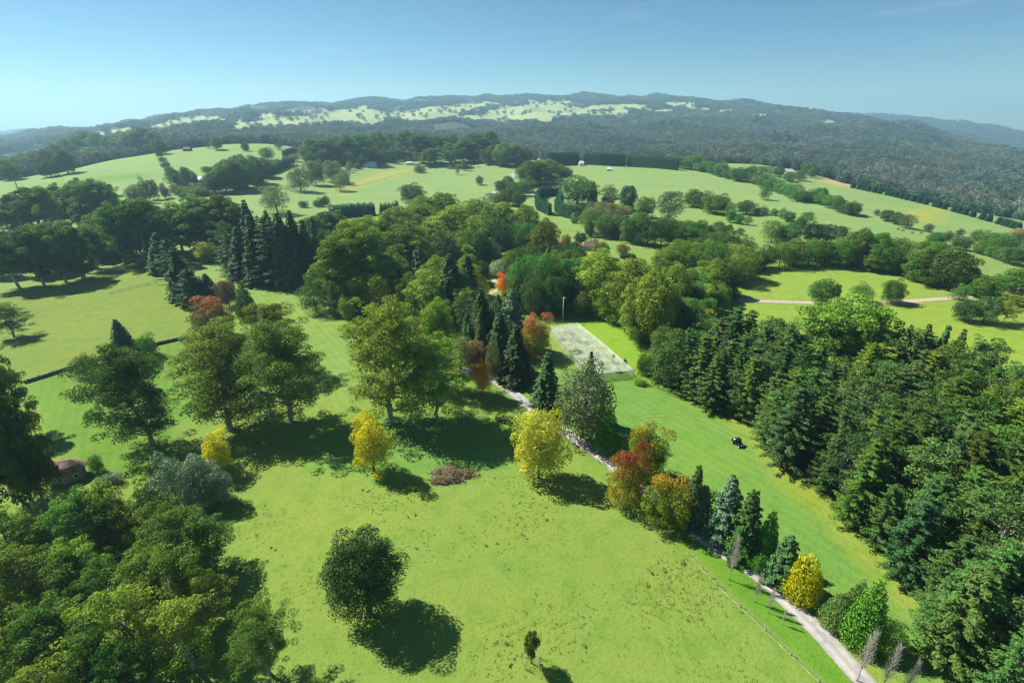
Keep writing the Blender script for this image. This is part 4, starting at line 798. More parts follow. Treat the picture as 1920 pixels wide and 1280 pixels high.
plants('dark tree on the ridge along the left skyline', 'trees on the left ridge', 'euclump', [(12, 338, 298, 32), (28, 334, 294, 32), (46, 330, 288, 34), (66, 328, 284, 34), (86, 326, 282, 34), (104, 316, 268, 32), (124, 308, 262, 32), (142, 302, 256, 34), (162, 296, 247, 36), (182, 292, 250, 30), (90, 332, 300, 28), (120, 326, 282, 26), (165, 303, 277, 32), (148, 312, 284, 24)], mat='eucdark')
plants('dark tree in the blunt clump on the left ridge', 'blunt clump on the left ridge', 'euclump', [(208, 288, 256, 28), (226, 288, 252, 32), (246, 288, 244, 36), (266, 288, 240, 38), (286, 287, 246, 32), (298, 290, 260, 24)], mat='eucdark')
T('round', 325, 276, 252, 18, 'small tree left of the barn on the far green field', mat='grey')
T('round', 388, 279, 252, 11, 'slim tree of the pair on the far green field', mat='grey')
T('round', 405, 281, 255, 20, 'wider tree of the pair on the far green field', mat='grey')
T('shrub', 459, 283, 264, 14, 'dark bush on the far green field')
T('round', 500, 300, 276, 24, 'dark round tree at the low corner of the far green field', mat='broad')
T('round', 521, 280, 265, 16, 'dark small tree at the corner of the far green field', mat='broad')
T('shrub', 142, 340, 332, 9, 'tiny dark bush on the left pasture')
plants('tree tucked behind the far dark hedge', 'trees behind the far dark hedge', 'round', [(505, 318, 300, 18), (520, 312, 296, 18), (536, 308, 292, 16), (552, 302, 288, 18), (568, 298, 280, 22)], mat='olive')
scatter([(0, 440), (110, 425), (120, 400), (60, 395), (0, 405)], 16.0, ['euclump', 'euc'], (16, 24), 'smoky tree filling the left clump beyond the wood', 'trees inside the left clump', seed=31, mats=['eucdark'])
scatter([(125, 418), (215, 412), (215, 385), (130, 388)], 15.0, ['euclump', 'euc'], (16, 26), 'smoky tree filling the rounded clump beyond the wood', 'trees inside the rounded clump', seed=32, mats=['eucdark'])
scatter([(580, 310), (680, 312), (780, 300), (930, 306), (930, 290), (780, 290), (680, 297), (580, 296)], 17.0, ['euclump', 'round'], (14, 24), 'tree filling the grove around the hilltop houses', 'trees inside the hilltop grove', seed=33, mats=['eucdark', 'broad'])
scatter([(1075, 420), (1100, 425), (1180, 415), (1180, 392), (1110, 388), (1080, 396)], 9.0, ['round', 'shrub'], (4, 8), 'garden shrub among the tall hedges', 'garden shrubs by the tall hedges', seed=34, mats=['olive', 'grey', 'broad', 'olive', 'euc'])
scatter([(300, 372), (400, 372), (410, 345), (330, 340)], 15.0, ['round', 'shrub'], (4, 11), 'garden plant round the far farmhouse', 'garden plants of the far farmhouse', seed=35, mats=['olive', 'broad'])
# the filled insides of the mid woods
scatter([(640, 560), (720, 600), (800, 625), (880, 625), (880, 560), (900, 500), (960, 480), (1010, 480), (960, 440), (880, 430), (790, 432), (720, 450), (660, 470), (620, 500)], 11.5, ['euclump', 'euc', 'round', 'euclump'], (13, 21), 'tree filling the inside of the central wood', 'trees inside the central wood', seed=21, mats=['euc', 'eucdark', 'euc', 'broad', 'eucbright'])
scatter([(950, 600), (1000, 600), (1085, 585), (1110, 560), (1080, 500), (1010, 495), (960, 540), (960, 570)], 8.5, ['round', 'spruce', 'euclump'], (11, 17), 'tree filling the shaded wood behind the net enclosure', 'trees inside the shaded wood', seed=22, mats=['broad', 'conifer', 'eucdark'])
scatter([(880, 690), (945, 688), (980, 660), (990, 630), (950, 610), (900, 600), (860, 630), (850, 680)], 7.0, ['spruce', 'round', 'spruce'], (10, 17), 'tree filling the conifer wood above the driveway bend', 'trees inside the conifer wood above the bend', seed=23, mats=['conifer', 'broad', 'conifer', 'pine'])
scatter([(-30, 528), (60, 518), (150, 500), (280, 478), (440, 470), (455, 445), (330, 440), (200, 455), (80, 480), (-30, 500)], 12.0, ['euc', 'euclump'], (17, 24), 'tree filling the wood behind the left paddock row', 'trees inside the left mid wood', seed=24, mats=['eucdark', 'euc', 'eucdark'])
scatter([(420, 505), (500, 530), (590, 525), (600, 480), (520, 460), (440, 470)], 9.0, ['spruce', 'pine', 'spruce'], (15, 26), 'conifer filling the inside of the tight conifer group', 'conifers inside the tight group', seed=25, mats=['conifer'])
scatter([(1120, 590), (1200, 640), (1300, 640), (1370, 570), (1400, 510), (1300, 480), (1180, 545), (1110, 560)], 10.0, ['euclump', 'round'], (11, 18), 'tree filling the wood between shaded stand and gravel road', 'trees inside the wood by the gravel road', seed=26, mats=['eucdark', 'eucbright', 'euc', 'broad'])
scatter([(1430, 500), (1600, 500), (1800, 535), (1800, 505), (1700, 480), (1600, 480), (1440, 485)], 13.0, ['round', 'euclump'], (10, 15), 'tree filling the creek belt', 'trees inside the creek belt', seed=27, mats=['eucdark', 'broad'])
scatter([(1100, 445), (1290, 460), (1390, 480), (1330, 445), (1200, 430), (1110, 425)], 13.0, ['round', 'euclump'], (9, 14), 'tree filling the strip below the big pasture', 'trees inside the strip below the big pasture', seed=28, mats=['eucdark', 'broad'])
scatter([(1205, 690), (1260, 720), (1310, 740), (1340, 700), (1330, 640), (1260, 650)], 8.0, ['round', 'pine'], (8, 14), 'tree filling the near corner of the plantation', 'trees in the plantation corner', seed=29, mats=['pine', 'broad'])
# ---------------------------------------------------------------- the woods
pl = lambda k: {'pine': 'dark pine in the dense plantation filling the right side', 'euclow': 'olive eucalypt mixed into the dense wood at the far right', 'spruce': 'spired spruce in the dense wood at the far right', 'euclump': 'lumpy eucalypt mixed into the dense wood at the far right'}[k]
pg = lambda k: {'pine': 'pines of the right plantation', 'euclow': 'eucalypts of the right wood', 'spruce': 'spruces of the right wood', 'euclump': 'lumpy eucalypts of the right wood'}[k]
n1 = scatter([(1320, 742), (1395, 812), (1470, 880), (1560, 960), (1640, 1060), (1700, 1145), (1745, 1240), (1800, 1400), (2060, 1400), (1930, 1150), (1790, 960), (1660, 860), (1560, 760), (1480, 715), (1380, 690)], 5.8, ['pine', 'pine', 'pine', 'pine', 'euclow'], (14, 23), pl, pg, seed=3, mats=['pine', 'pine', 'eucdark', 'pine', 'conifer'])
n2 = scatter([(1485, 712), (1570, 760), (1670, 860), (1800, 960), (1940, 1150), (2080, 1400), (2300, 1400), (2250, 1100), (2100, 900), (1920, 800), (1740, 740), (1600, 710)], 6.8, ['euclow', 'pine', 'euclow', 'pine', 'euclump'], (16, 24), pl, pg, seed=4, mats=['eucdark', 'pine', 'euc', 'pine'])
plants('spired spruce on the back edge of the right wood', 'spruces on the back edge of the right wood', 'spruce', [(1690, 735, 612, 46), (1722, 740, 610, 46), (1756, 745, 612, 44), (1785, 752, 620, 46), (1815, 765, 648, 40), (1842, 778, 662, 44), (1700, 760, 640, 50)], mat='conifer')
plants('tall pine on the back edge of the right plantation', 'pines on the back edge of the plantation', 'pine', [(1375, 690, 578, 66), (1402, 695, 585, 60), (1345, 700, 600, 60), (1432, 700, 606, 60), (1470, 720, 620, 64), (1500, 735, 645, 60), (1318, 716, 630, 60), (1365, 735, 640, 60), (1410, 745, 650, 64), (1450, 760, 670, 60), (1290, 736, 626, 60), (1268, 724, 642, 52), (1310, 750, 655, 58), (1338, 768, 668, 58), (1242, 714, 656, 44)], mat='pine')
n3 = scatter([(-130, 1040), (0, 1035), (110, 1050), (210, 1040), (300, 1020), (385, 1052), (372, 1110), (395, 1180), (372, 1290), (330, 1400), (-420, 1400), (-420, 1050)], 6.8, ['euclow'], (13, 18), 'eucalypt in the dense wood filling the bottom left corner', 'eucalypts of the bottom left wood', seed=5, mats=['eucdark', 'eucdark', 'euc', 'eucdark', 'eucbright'])
T('euclow', 385, 1062, 975, 90, 'eucalypt reaching over the paddock at the edge of the left wood', mat='eucdark', var=1)
T('euclow', 372, 1190, 1085, 100, 'sunny yellow topped eucalypt at the paddock edge of the left wood', mat='eucbright', var=3)
plants('dark tree of the stand behind the brown cottage', 'tall stand behind the cottage', 'euc', [(-6, 965, 660, 110), (-45, 930, 670, 110), (46, 950, 785, 74), (14, 815, 690, 70), (18, 960, 760, 80)], mat='eucdark')
print('TREES', len([o for o in COL.objects if o.type == 'EMPTY']), n1, n2, n3)

# ---------------------------------------------------------------- hedges
CORE = plain('dark hedge core', (0.012, 0.028, 0.012), 0.95, 0.3, 1.0)  # near-black colour for the added core that blocks light in the hedges
def pxh(x, y, z, dpx): return dpx * (y * CP - (z - CH) * SP) / F
def hedge(pix, hpx, width, label, mat='cypdark', group=None, seed=0, top_var=0.12):
    g = np.random.default_rng(200 + seed); P0 = [np.array(hit(a, b)) for a, b in pix]
    pts = []
    for a, b in zip(P0[:-1], P0[1:]):
        n = max(2, int(np.linalg.norm(b - a) / 1.5))
        pts += [a + (b - a) * k / n for k in range(n)]
    pts.append(P0[-1]); pts = np.array(pts); pts[:, 2] = tz(pts[:, 0], pts[:, 1])
    h = pxh(*P0[len(P0) // 2], hpx); org = pts[0].copy(); pts = pts - org
    d = unit(np.gradient(pts[:, :2], axis=0)); nr = np.stack([-d[:, 1], d[:, 0]], 1); n = len(pts); w2 = width / 2
    core = MB(); ring = []
    for i in range(n):
        hh = h * (0.95 + top_var * 0.5 * g.uniform(-1, 1))
        for s, z in ((-1, -0.5), (-1, hh * 0.74), (-0.6, hh * 0.86), (0.6, hh * 0.86), (1, hh * 0.74), (1, -0.5)):
            ring.append((pts[i, 0] + nr[i, 0] * s * w2 * 0.72, pts[i, 1] + nr[i, 1] * s * w2 * 0.72, pts[i, 2] + z))
    f = [(i * 6 + k, i * 6 + k + 1, (i + 1) * 6 + k + 1, (i + 1) * 6 + k) for i in range(n - 1) for k in range(5)]
    f += [(5, 4, 3, 2, 1, 0), tuple((n - 1) * 6 + k for k in range(6))]
    core.add(ring, f)
    L = np.sum(np.linalg.norm(np.diff(pts, axis=0), axis=1)); m = int(min(22000, L * (2 * h + width) * 6))
    t = g.random(m) * (n - 1.001); i0 = t.astype(int); fr = (t - i0)[:, None]
    c = pts[i0] * (1 - fr) + pts[i0 + 1] * fr; nn = nr[i0]; u = g.random(m) * (2 * h + width)
    side = np.where(u < h, -1.0, np.where(u < 2 * h, 1.0, 0.0)); lat = np.where(side == 0, (u - 2 * h) - w2, side * w2) + g.normal(size=m) * 0.3
    zz = np.where(side == 0, h * (1 + top_var * g.normal(size=m) * 0.6 + 0.08 * np.sin(t * 1.7)), (u % h))
    p = c + np.stack([nn[:, 0] * lat, nn[:, 1] * lat, zz], 1)
    nrm = unit(np.stack([nn[:, 0] * side, nn[:, 1] * side, (side == 0) * 1.0 + 0.25], 1) + 0.5 * g.normal(size=(m, 3)))
    V = quads(p, nrm, 0.42 * g.uniform(0.7, 1.5, m), 0.55, g)
    root = empty('hedge', org)
    link('foliage', leafmesh('foliage', [(V, g.random(m), g.random(m))], FM[mat], h), root)['kind'] = 'stuff'
    core.build('light_block_core', CORE, root)  # solid core added inside the leaves to block light, not real branches
    tag(root, label, 'hedge', group)
hedge([(477, 339), (512, 325), (550, 309)], 13, 5, 'long dark clipped hedge slanting above the pale pasture', seed=1)
hedge([(533, 295), (552, 287), (571, 280)], 9, 5, 'short dark hedge on the slope behind the long clipped hedge', seed=2)
hedge([(622, 409), (660, 405), (704, 403)], 20, 9, 'massive dark clipped hedge at the back of the wood', 'cypdark', seed=3)
hedge([(1052, 368), (1030, 367), (1012, 371), (1006, 382), (1010, 394), (1031, 404)], 18, 3, 'tall clipped hedge curving round like a horseshoe', 'cypdark', seed=4)
hedge([(1052, 384), (1044, 396), (1056, 406), (1078, 411), (1099, 410)], 22, 4, 'thick clipped hedge beside the horseshoe hedge', 'cypdark', seed=5)
hedge([(1026, 311), (1055, 310), (1084, 309)], 22, 7, 'dark hilltop hedge block nearest the lane', seed=6)
hedge([(1096, 309), (1125, 310), (1172, 312)], 21, 7, 'middle dark hedge block along the hilltop pasture', seed=7)
hedge([(1177, 312), (1222, 315), (1270, 319)], 20, 7, 'long dark hedge block on the right of the hilltop pasture', 'conifer', seed=8)
hedge([(1163, 484), (1190, 483)], 6, 3, 'low clipped hedge below the red flushed bush', 'broad', seed=9)
hedge([(930, 785), (965, 792)], 8, 2.5, 'low leafy hedge in the shade by the driveway', 'euc', seed=10)
plants('narrow dark cypress in the row beside the massive hedge', 'cypress row beside the massive hedge', 'column', [(716, 412, 381, 9), (723, 411, 380, 9), (730, 410, 380, 9), (737, 410, 380, 9), (744, 409, 376, 10)], mat='cypdark')
plants('narrow dark cypress in the short row by the hilltop house', 'cypress row by the hilltop house', 'column', [(691, 312, 302, 3), (694, 311, 301, 3), (697, 311, 300, 3), (703, 309, 298, 4), (707, 308, 297, 4), (712, 307, 296, 5), (718, 306, 296, 6)], mat='cypdark')
T('bare', 32, 366, 338, 14, 'pale leafless forked tree on the left pasture')
T('bare', 762, 386, 366, 8, 'pale leafless tree behind the cypress row')

# ---------------------------------------------------------------- built things
WOOD = plain('weathered timber', (0.28, 0.23, 0.17), 0.85, 0.3, 6)
PALEWOOD = plain('pale timber', (0.52, 0.46, 0.34), 0.8, 0.2, 6)
WIRE = plain('galvanised wire', (0.35, 0.36, 0.36), 0.45, 0.1, 9, metal=0.6)
BLACK = plain('black rubber', (0.012, 0.013, 0.015), 0.7, 0.2, 5)
NAVY = plain('dark navy paint', (0.010, 0.016, 0.028), 0.3, 0.15, 2, spec=0.5)
WHITE = plain('white paint', (0.75, 0.75, 0.73), 0.5, 0.08, 2)
GLASS = plain('dark glass', (0.02, 0.03, 0.04), 0.1, 0.1, 2, spec=0.6)
STONE = plain('dark mossy stone', (0.085, 0.085, 0.06), 0.9, 0.45, 1.2, bump=0.5)
TIN = plain('pale metal roofing', (0.55, 0.56, 0.56), 0.5, 0.12, 0.5)
BRICK = plain('brown shingle', (0.19, 0.125, 0.10), 0.85, 0.35, 1.6, bump=0.5)
CREAM = plain('cream render', (0.58, 0.54, 0.46), 0.8, 0.1, 1)
def fence(pix, label, spacing=4.0, h=1.15, wires=3, post=0.07, mat=None, rail=False):
    P0 = [np.array(hit(a, b)) for a, b in pix]; pts = []
    for a, b in zip(P0[:-1], P0[1:]):
        n = max(1, int(round(np.linalg.norm(b - a) / spacing))); pts += [a + (b - a) * k / n for k in range(n)]
    pts.append(P0[-1]); pts = np.array(pts); pts[:, 2] = tz(pts[:, 0], pts[:, 1]); org = pts[0].copy(); pts -= org
    root = empty('fence', org); pm = MB().box((0, 0, h / 2 - 0.15), (post * 2, post * 2, h + 0.3), taper=0.85).mesh('post', mat or WOOD)
    for p in pts[:290]: link('post', pm, root, tuple(p))
    for k in range(wires):
        z = h * (0.35 + 0.6 * k / max(wires - 1, 1)); mb = MB()
        if rail:
            for a, b in zip(pts[:-1], pts[1:]): mb.tube([a + [0, 0, z], b + [0, 0, z]], 0.06, 4)
        else: mb.tube([p + [0, 0, z] for p in pts], 0.012, 3)
        mb.build('rail' if rail else 'wire', (mat or WOOD) if rail else WIRE, root)
    tag(root, label, 'fence')
fence([(1292, 1040), (1345, 1097), (1435, 1183), (1535, 1278), (1600, 1345)], 'wire fence with timber posts between near paddock and verge', 4.5, 1.1, 4)
fence([(1066, 828), (1080, 838), (1137, 876), (1150, 890)], 'pale timber rail fence beside the driveway under the maple', 3.0, 1.1, 2, 0.08, PALEWOOD, True)
fence([(930, 764), (962, 770), (975, 782)], 'short grey timber rail on the bank below the bend', 3.0, 0.9, 1, 0.10, WOOD, True)
fence([(625, 365), (690, 345), (735, 332), (785, 318)], 'dark fence line crossing the pale hilltop pasture', 6.0, 1.5, 3, 0.16)
fence([(207, 552), (310, 528)], 'old timber fence in the olive left paddock', 4.0, 1.2, 2, 0.07, WOOD, True)
fence([(1655, 575), (1690, 572), (1735, 575)], 'low fence under the right roadside tree', 3.5, 1.1, 2, 0.1, WOOD, True)
fence([(1500, 437), (1640, 452)], 'wire fence at the foot of the sloping pasture', 6.0, 1.2, 3, 0.08)
fence([(1040, 435), (1095, 433)], 'grey fence across the lawn beyond the garden wood', 3.0, 1.3, 3, 0.12)
fence([(1000, 299), (1012, 302), (1024, 305)], 'white paling fence beside the dark hilltop hedge', 2.5, 3.2, 5, 0.3, WHITE, True)
# drystone wall
def stonewall(pix, w, h, label):
    P0 = [np.array(hit(a, b)) for a, b in pix]; g = np.random.default_rng(31); pts = []
    for a, b in zip(P0[:-1], P0[1:]):
        n = int(np.linalg.norm(b - a) / 0.7); pts += [a + (b - a) * k / n for k in range(n)]
    pts = np.array(pts); pts[:, 2] = tz(pts[:, 0], pts[:, 1]); org = pts[0].copy(); pts -= org; d = unit(np.gradient(pts[:, :2], axis=0)); mb = MB()
    for i in range(len(pts)):
        for lv in range(3):
            for s in (-1, 1):
                c = pts[i] + [-d[i, 1] * s * w * 0.24, d[i, 0] * s * w * 0.24, h * (lv + 0.5) / 3] + g.normal(size=3) * 0.05
                mb.box(c, (0.72 * g.uniform(0.8, 1.1), w * 0.5, h / 3 * g.uniform(0.95, 1.2)), math.atan2(d[i, 1], d[i, 0]) + g.normal() * 0.1, 0.88)
    o = mb.build('stone_wall', STONE); o.location = org; tag(o, label, 'wall')
stonewall([(48, 718), (100, 702), (180, 676), (260, 654), (350, 634)], 0.9, 1.1, 'low dark drystone wall dividing the olive paddock from the left lawn')
# fruit net enclosure
def net_enclosure():
    c = [np.array(hit(px, py, 2.7)) for px, py in ((1030, 613), (1083, 605), (1188, 694), (1106, 702))]
    org = c[0].copy(); root = empty('net_enclosure', org)
    m, nt, b, o = newmat('white bird netting'); b.inputs['Base Color'].default_value = (0.50, 0.55, 0.48, 1); b.inputs['Roughness'].default_value = 0.9
    tr = N(nt, 'ShaderNodeBsdfTransparent'); mx = N(nt, 'ShaderNodeMixShader')
    nt.links.new(maprange(nt, noise(nt, 0.35, 4), 0.35, 0.7, 0.24, 0.44), mx.inputs[0]); nt.links.new(tr.outputs[0], mx.inputs[1]); nt.links.new(b.outputs[0], mx.inputs[2]); nt.links.new(mx.outputs[0], o.inputs['Surface'])
    def at(u, v):
        p = (c[0] * (1 - u) + c[1] * u) * (1 - v) + (c[3] * (1 - u) + c[2] * u) * v; return p
    nu, nv = 3, 7; GU, GV = 30, 70; V = np.empty((GU + 1, GV + 1, 3)); g = np.random.default_rng(5)
    for i in range(GU + 1):
        for j in range(GV + 1):
            p = at(i / GU, j / GV); su = abs(math.sin(math.pi * i / GU * nu)); sv = abs(math.sin(math.pi * j / GV * nv))
            V[i, j] = (p[0], p[1], float(tz(p[0], p[1])) + 2.75 - 0.28 * su * sv ** 0.6 - 0.12 * sv + g.normal() * 0.02)
    V -= org; idx = np.arange((GU + 1) * (GV + 1)).reshape(GU + 1, GV + 1)
    f = np.stack([idx[:-1, :-1], idx[1:, :-1], idx[1:, 1:], idx[:-1, 1:]], -1).reshape(-1, 4)
    link('roof_net', mesh_np('roof_net', V.reshape(-1, 3), f, mats=(m,), smooth=True), root)
    for edge in (V[0], V[-1], V[:, 0], V[:, -1]):
        lo = edge.copy(); lo[:, 2] = tz(lo[:, 0] + org[0], lo[:, 1] + org[1]) - org[2]; n = len(edge); k = np.arange(n - 1)
        link('side_net', mesh_np('side_net', np.concatenate([edge, lo]), np.stack([k, k + 1, k + 1 + n, k + n], -1), mats=(m,)), root)
    pm = MB().tube([(0, 0, -0.3), (0, 0, 2.72)], [0.07, 0.055], 6).mesh('post', PALEWOOD)
    for i in range(nu + 1):
        w = []
        for j in range(nv + 1):
            p = at(i / nu, j / nv); z = float(tz(p[0], p[1])); link('post', pm, root, (p[0] - org[0], p[1] - org[1], z - org[2])); w.append((p[0] - org[0], p[1] - org[1], z + 2.74 - org[2]))
        MB().tube(w, 0.02, 4).build('cable', WHITE, root)
    for j in range(nv + 1):
        MB().tube([tuple(at(i / nu, j / nv)[:2] - org[:2]) + (float(tz(*at(i / nu, j / nv)[:2])) + 2.74 - org[2],) for i in range(nu + 1)], 0.018, 4).build('cable', WHITE, root)
    tag(root, 'white netted fruit enclosure on posts in the middle of the garden', 'enclosure')
    for u, v in ((0.45, 0.08), (0.6, 0.12), (0.45, 0.25), (0.6, 0.28), (0.3, 0.45), (0.35, 0.5), (0.7, 0.6), (0.4, 0.75), (0.6, 0.85), (0.8, 0.9), (0.25, 0.9), (0.75, 0.35), (0.2, 0.2)):
        p = at(u, v); put('shrub', p[0], p[1], 1.5, 2.4, 'fruit bush growing under the white netting', 'fruit bushes under the netting', 'olive' if u < 0.5 else 'euc')
net_enclosure()
# wooden pole
def pole():
    x, y, z = hit(1055, 602); k = (640 - 557) / F; h = CH + y * (k * CP - SP) / (CP + k * SP) - z; root = empty('utility_pole', (x, y, z))
    MB().tube([(0, 0, -0.5), (0, 0, h)], [0.20, 0.14], 8).build('pole', PALEWOOD, root, True)
    MB().box((0, 0, h - 0.5), (1.9, 0.14, 0.16), 0.4).build('crossarm', WOOD, root)
    for s in (-0.8, 0, 0.8): MB().tube([(s * math.cos(0.4), s * math.sin(0.4), h - 0.42), (s * math.cos(0.4), s * math.sin(0.4), h - 0.2)], [0.06, 0.04], 6).build('insulator', WHITE, root)
    MB().box((0.3, -0.2, h - 0.15), (0.6, 0.25, 0.15), 0.3).build('lamp', WHITE, root)
    MB().tube([(0, 0, h - 0.3), (-12, 10, h - 1.3), (-24, 20, h - 0.5)], 0.02, 3).build('wire', BLACK, root)
    tag(root, 'slim pale wooden power pole behind the net enclosure', 'pole')
pole()
# utility buggy on the mown strip
def buggy():
    x, y, z = hit(1384, 836); root = empty('utility_buggy', (x, y + 0.5, z + 0.02), math.atan2(-0.92, 0.38)); 
    wheel = MB()
    for s, e in ((-0.13, 0.13),):
        wheel.tube([(0, s, 0), (0, s * 0.8, 0), (0, e * 0.8, 0), (0, e, 0)], [0.26, 0.34, 0.34, 0.26], 16)
    wm = wheel.mesh('wheel', BLACK); rim = MB().tube([(0, -0.14, 0), (0, 0.14, 0)], 0.17, 10).mesh('rim', WHITE)
    for sx in (-1.05, 1.15):
        for sy in (-0.72, 0.72):
            w = link('wheel', wm, root, (sx, sy, 0.34)); link('rim', rim, w)
    MB().box((0, 0, 0.5), (2.9, 1.15, 0.25)).build('chassis', BLACK, root)
    hb = MB(); hb.add([(0.55, -0.62, 0.6), (1.6, -0.5, 0.6), (1.6, 0.5, 0.6), (0.55, 0.62, 0.6), (0.55, -0.62, 1.12), (1.55, -0.45, 0.88), (1.55, 0.45, 0.88), (0.55, 0.62, 1.12)], [(3, 2, 1, 0), (4, 5, 6, 7), (0, 1, 5, 4), (1, 2, 6, 5), (2, 3, 7, 6), (3, 0, 4, 7)])
    hood = hb.build('hood', NAVY, root)
    for s in (-0.32, 0.32): MB().tube([(1.56, s, 0.75), (1.63, s, 0.75)], 0.09, 8).build('headlight', WHITE, root)
    for s in (-0.32, 0.32):
        st = MB().box((-0.05, s, 0.72), (0.5, 0.52, 0.16)).build('seat', BLACK, root); MB().box((-0.33, s, 1.02), (0.12, 0.5, 0.5)).build('backrest', BLACK, st)
    for sy in (-0.64, 0.64):
        MB().tube([(0.6, sy, 0.9), (0.28, sy * 0.95, 1.85), (-0.45, sy * 0.95, 1.85), (-0.55, sy, 0.7)], 0.035, 6).build('roll_bar', BLACK, root)
    MB().box((-0.08, 0, 1.9), (1.05, 1.36, 0.06)).build('roof', NAVY, root)
    ws = MB(); ws.add([(0.6, -0.6, 1.05), (0.6, 0.6, 1.05), (0.3, 0.58, 1.82), (0.3, -0.58, 1.82)], [(0, 1, 2, 3)]); ws.build('windscreen', GLASS, root)
    tr = MB(); tr.box((-1.1, 0, 0.72), (1.05, 1.4, 0.06))
    tray = tr.build('tray', NAVY, root)
    for a, b in (((-1.1, -0.68, 0.9), (1.05, 0.05, 0.3)), ((-1.1, 0.68, 0.9), (1.05, 0.05, 0.3)), ((-1.61, 0, 0.9), (0.05, 1.4, 0.3))): MB().box(a, b).build('tray_side', NAVY, tray)
    MB().tube([(0.5, -0.35, 1.0), (0.35, -0.35, 1.12)], 0.16, 10).build('steering_wheel', BLACK, root)
    tag(root, 'dark navy utility buggy parked on the mown strip by the pines', 'buggy')
    sk = empty('sack', (x - 0.42, y + 1.50, z + 0.80)); g = np.random.default_rng(3)
    for k, (a, b, r) in enumerate(((0, 0, 0.36), (0.35, 0.25, 0.33))):
        d = unit(g.normal(size=(1, 3)))[0]; pts = [(a - 0.32, b, 0.12), (a - 0.2, b, 0.18), (a + 0.1, b, 0.2), (a + 0.3, b, 0.14)]
        MB().tube(pts, [0.1, r * 0.62, r * 0.62, 0.1], 10).build('bag', WHITE, sk, True)
    tag(sk, 'white bags lying in the tray of the navy buggy', 'bags')
buggy()
# brown cottage
def cottage():
    x, y, z = hit(128, 895); root = empty('cottage', (x, y, z), R(14)); root.scale = (1.08, 1.08, 1.08); n = 14
    ring = lambda a, b, zz: [(a * math.cos(6.283 * k / n), b * math.sin(6.283 * k / n), zz) for k in range(n)]
    w = MB(); w.add(ring(3.3, 2.4, -0.3) + ring(3.3, 2.4, 2.5), [(k, (k + 1) % n, n + (k + 1) % n, n + k) for k in range(n)]); w.build('wall', WOOD, root)
    rf = MB(); r0, r1, r2 = ring(4.1, 3.1, 2.3), ring(2.9, 2.0, 3.6), [(px * 1.0, py * 0.25, zz) for px, py, zz in ring(1.7, 1.0, 4.7)]
    rf.add(r0 + r1 + r2, [(k, (k + 1) % n, n + (k + 1) % n, n + k) for k in range(n)] + [(n + k, n + (k + 1) % n, 2 * n + (k + 1) % n, 2 * n + k) for k in range(n)] + [tuple(range(2 * n, 3 * n)), tuple(reversed(range(n)))])
    roof = rf.build('roof', BRICK, root)
    MB().box((-0.6, -1.3, 3.9), (0.9, 0.8, 0.9), 0, 0.8).build('dormer', BLACK, roof); MB().box((-0.6, -1.72, 3.95), (0.4, 0.06, 0.4)).build('dormer_window', WHITE, roof)
    MB().tube([(-0.3, -1.9, 2.6), (-0.2, -2.2, 3.5)], 0.1, 6).build('flue', WIRE, roof)
    for a in (-2.4, -1.57, -0.7):
        cx, cy_ = 3.3 * math.cos(a), 2.4 * math.sin(a); f = MB().box((cx * 1.01, cy_ * 1.02, 1.3), (0.9, 0.12, 1.0), a + 1.57).build('window', WHITE, root); MB().box((cx * 1.025, cy_ * 1.05, 1.3), (0.7, 0.06, 0.8), a + 1.57).build('pane', GLASS, f)
    MB().box((3.34 * math.cos(0.3), 2.4 * math.sin(0.3), 1.0), (0.12, 0.95, 2.05), 0.3).build('door', WOOD, root)
    tag(root, 'small brown cottage with rounded shingle roof at the left wood', 'cottage')
    t = empty('garden_table', (x - 4.0, y - 1.2, float(tz(x - 4.0, y - 1.2)))); MB().box((0, 0, 0.74), (1.6, 0.8, 0.06)).build('table_top', PALEWOOD, t)
    for a in (-0.7, 0.7):
        for b in (-0.3, 0.3): MB().box((a, b, 0.36), (0.07, 0.07, 0.72)).build('leg', PALEWOOD, t)
    tag(t, 'pale wooden garden table in the shade below the cottage', 'table')
cottage()
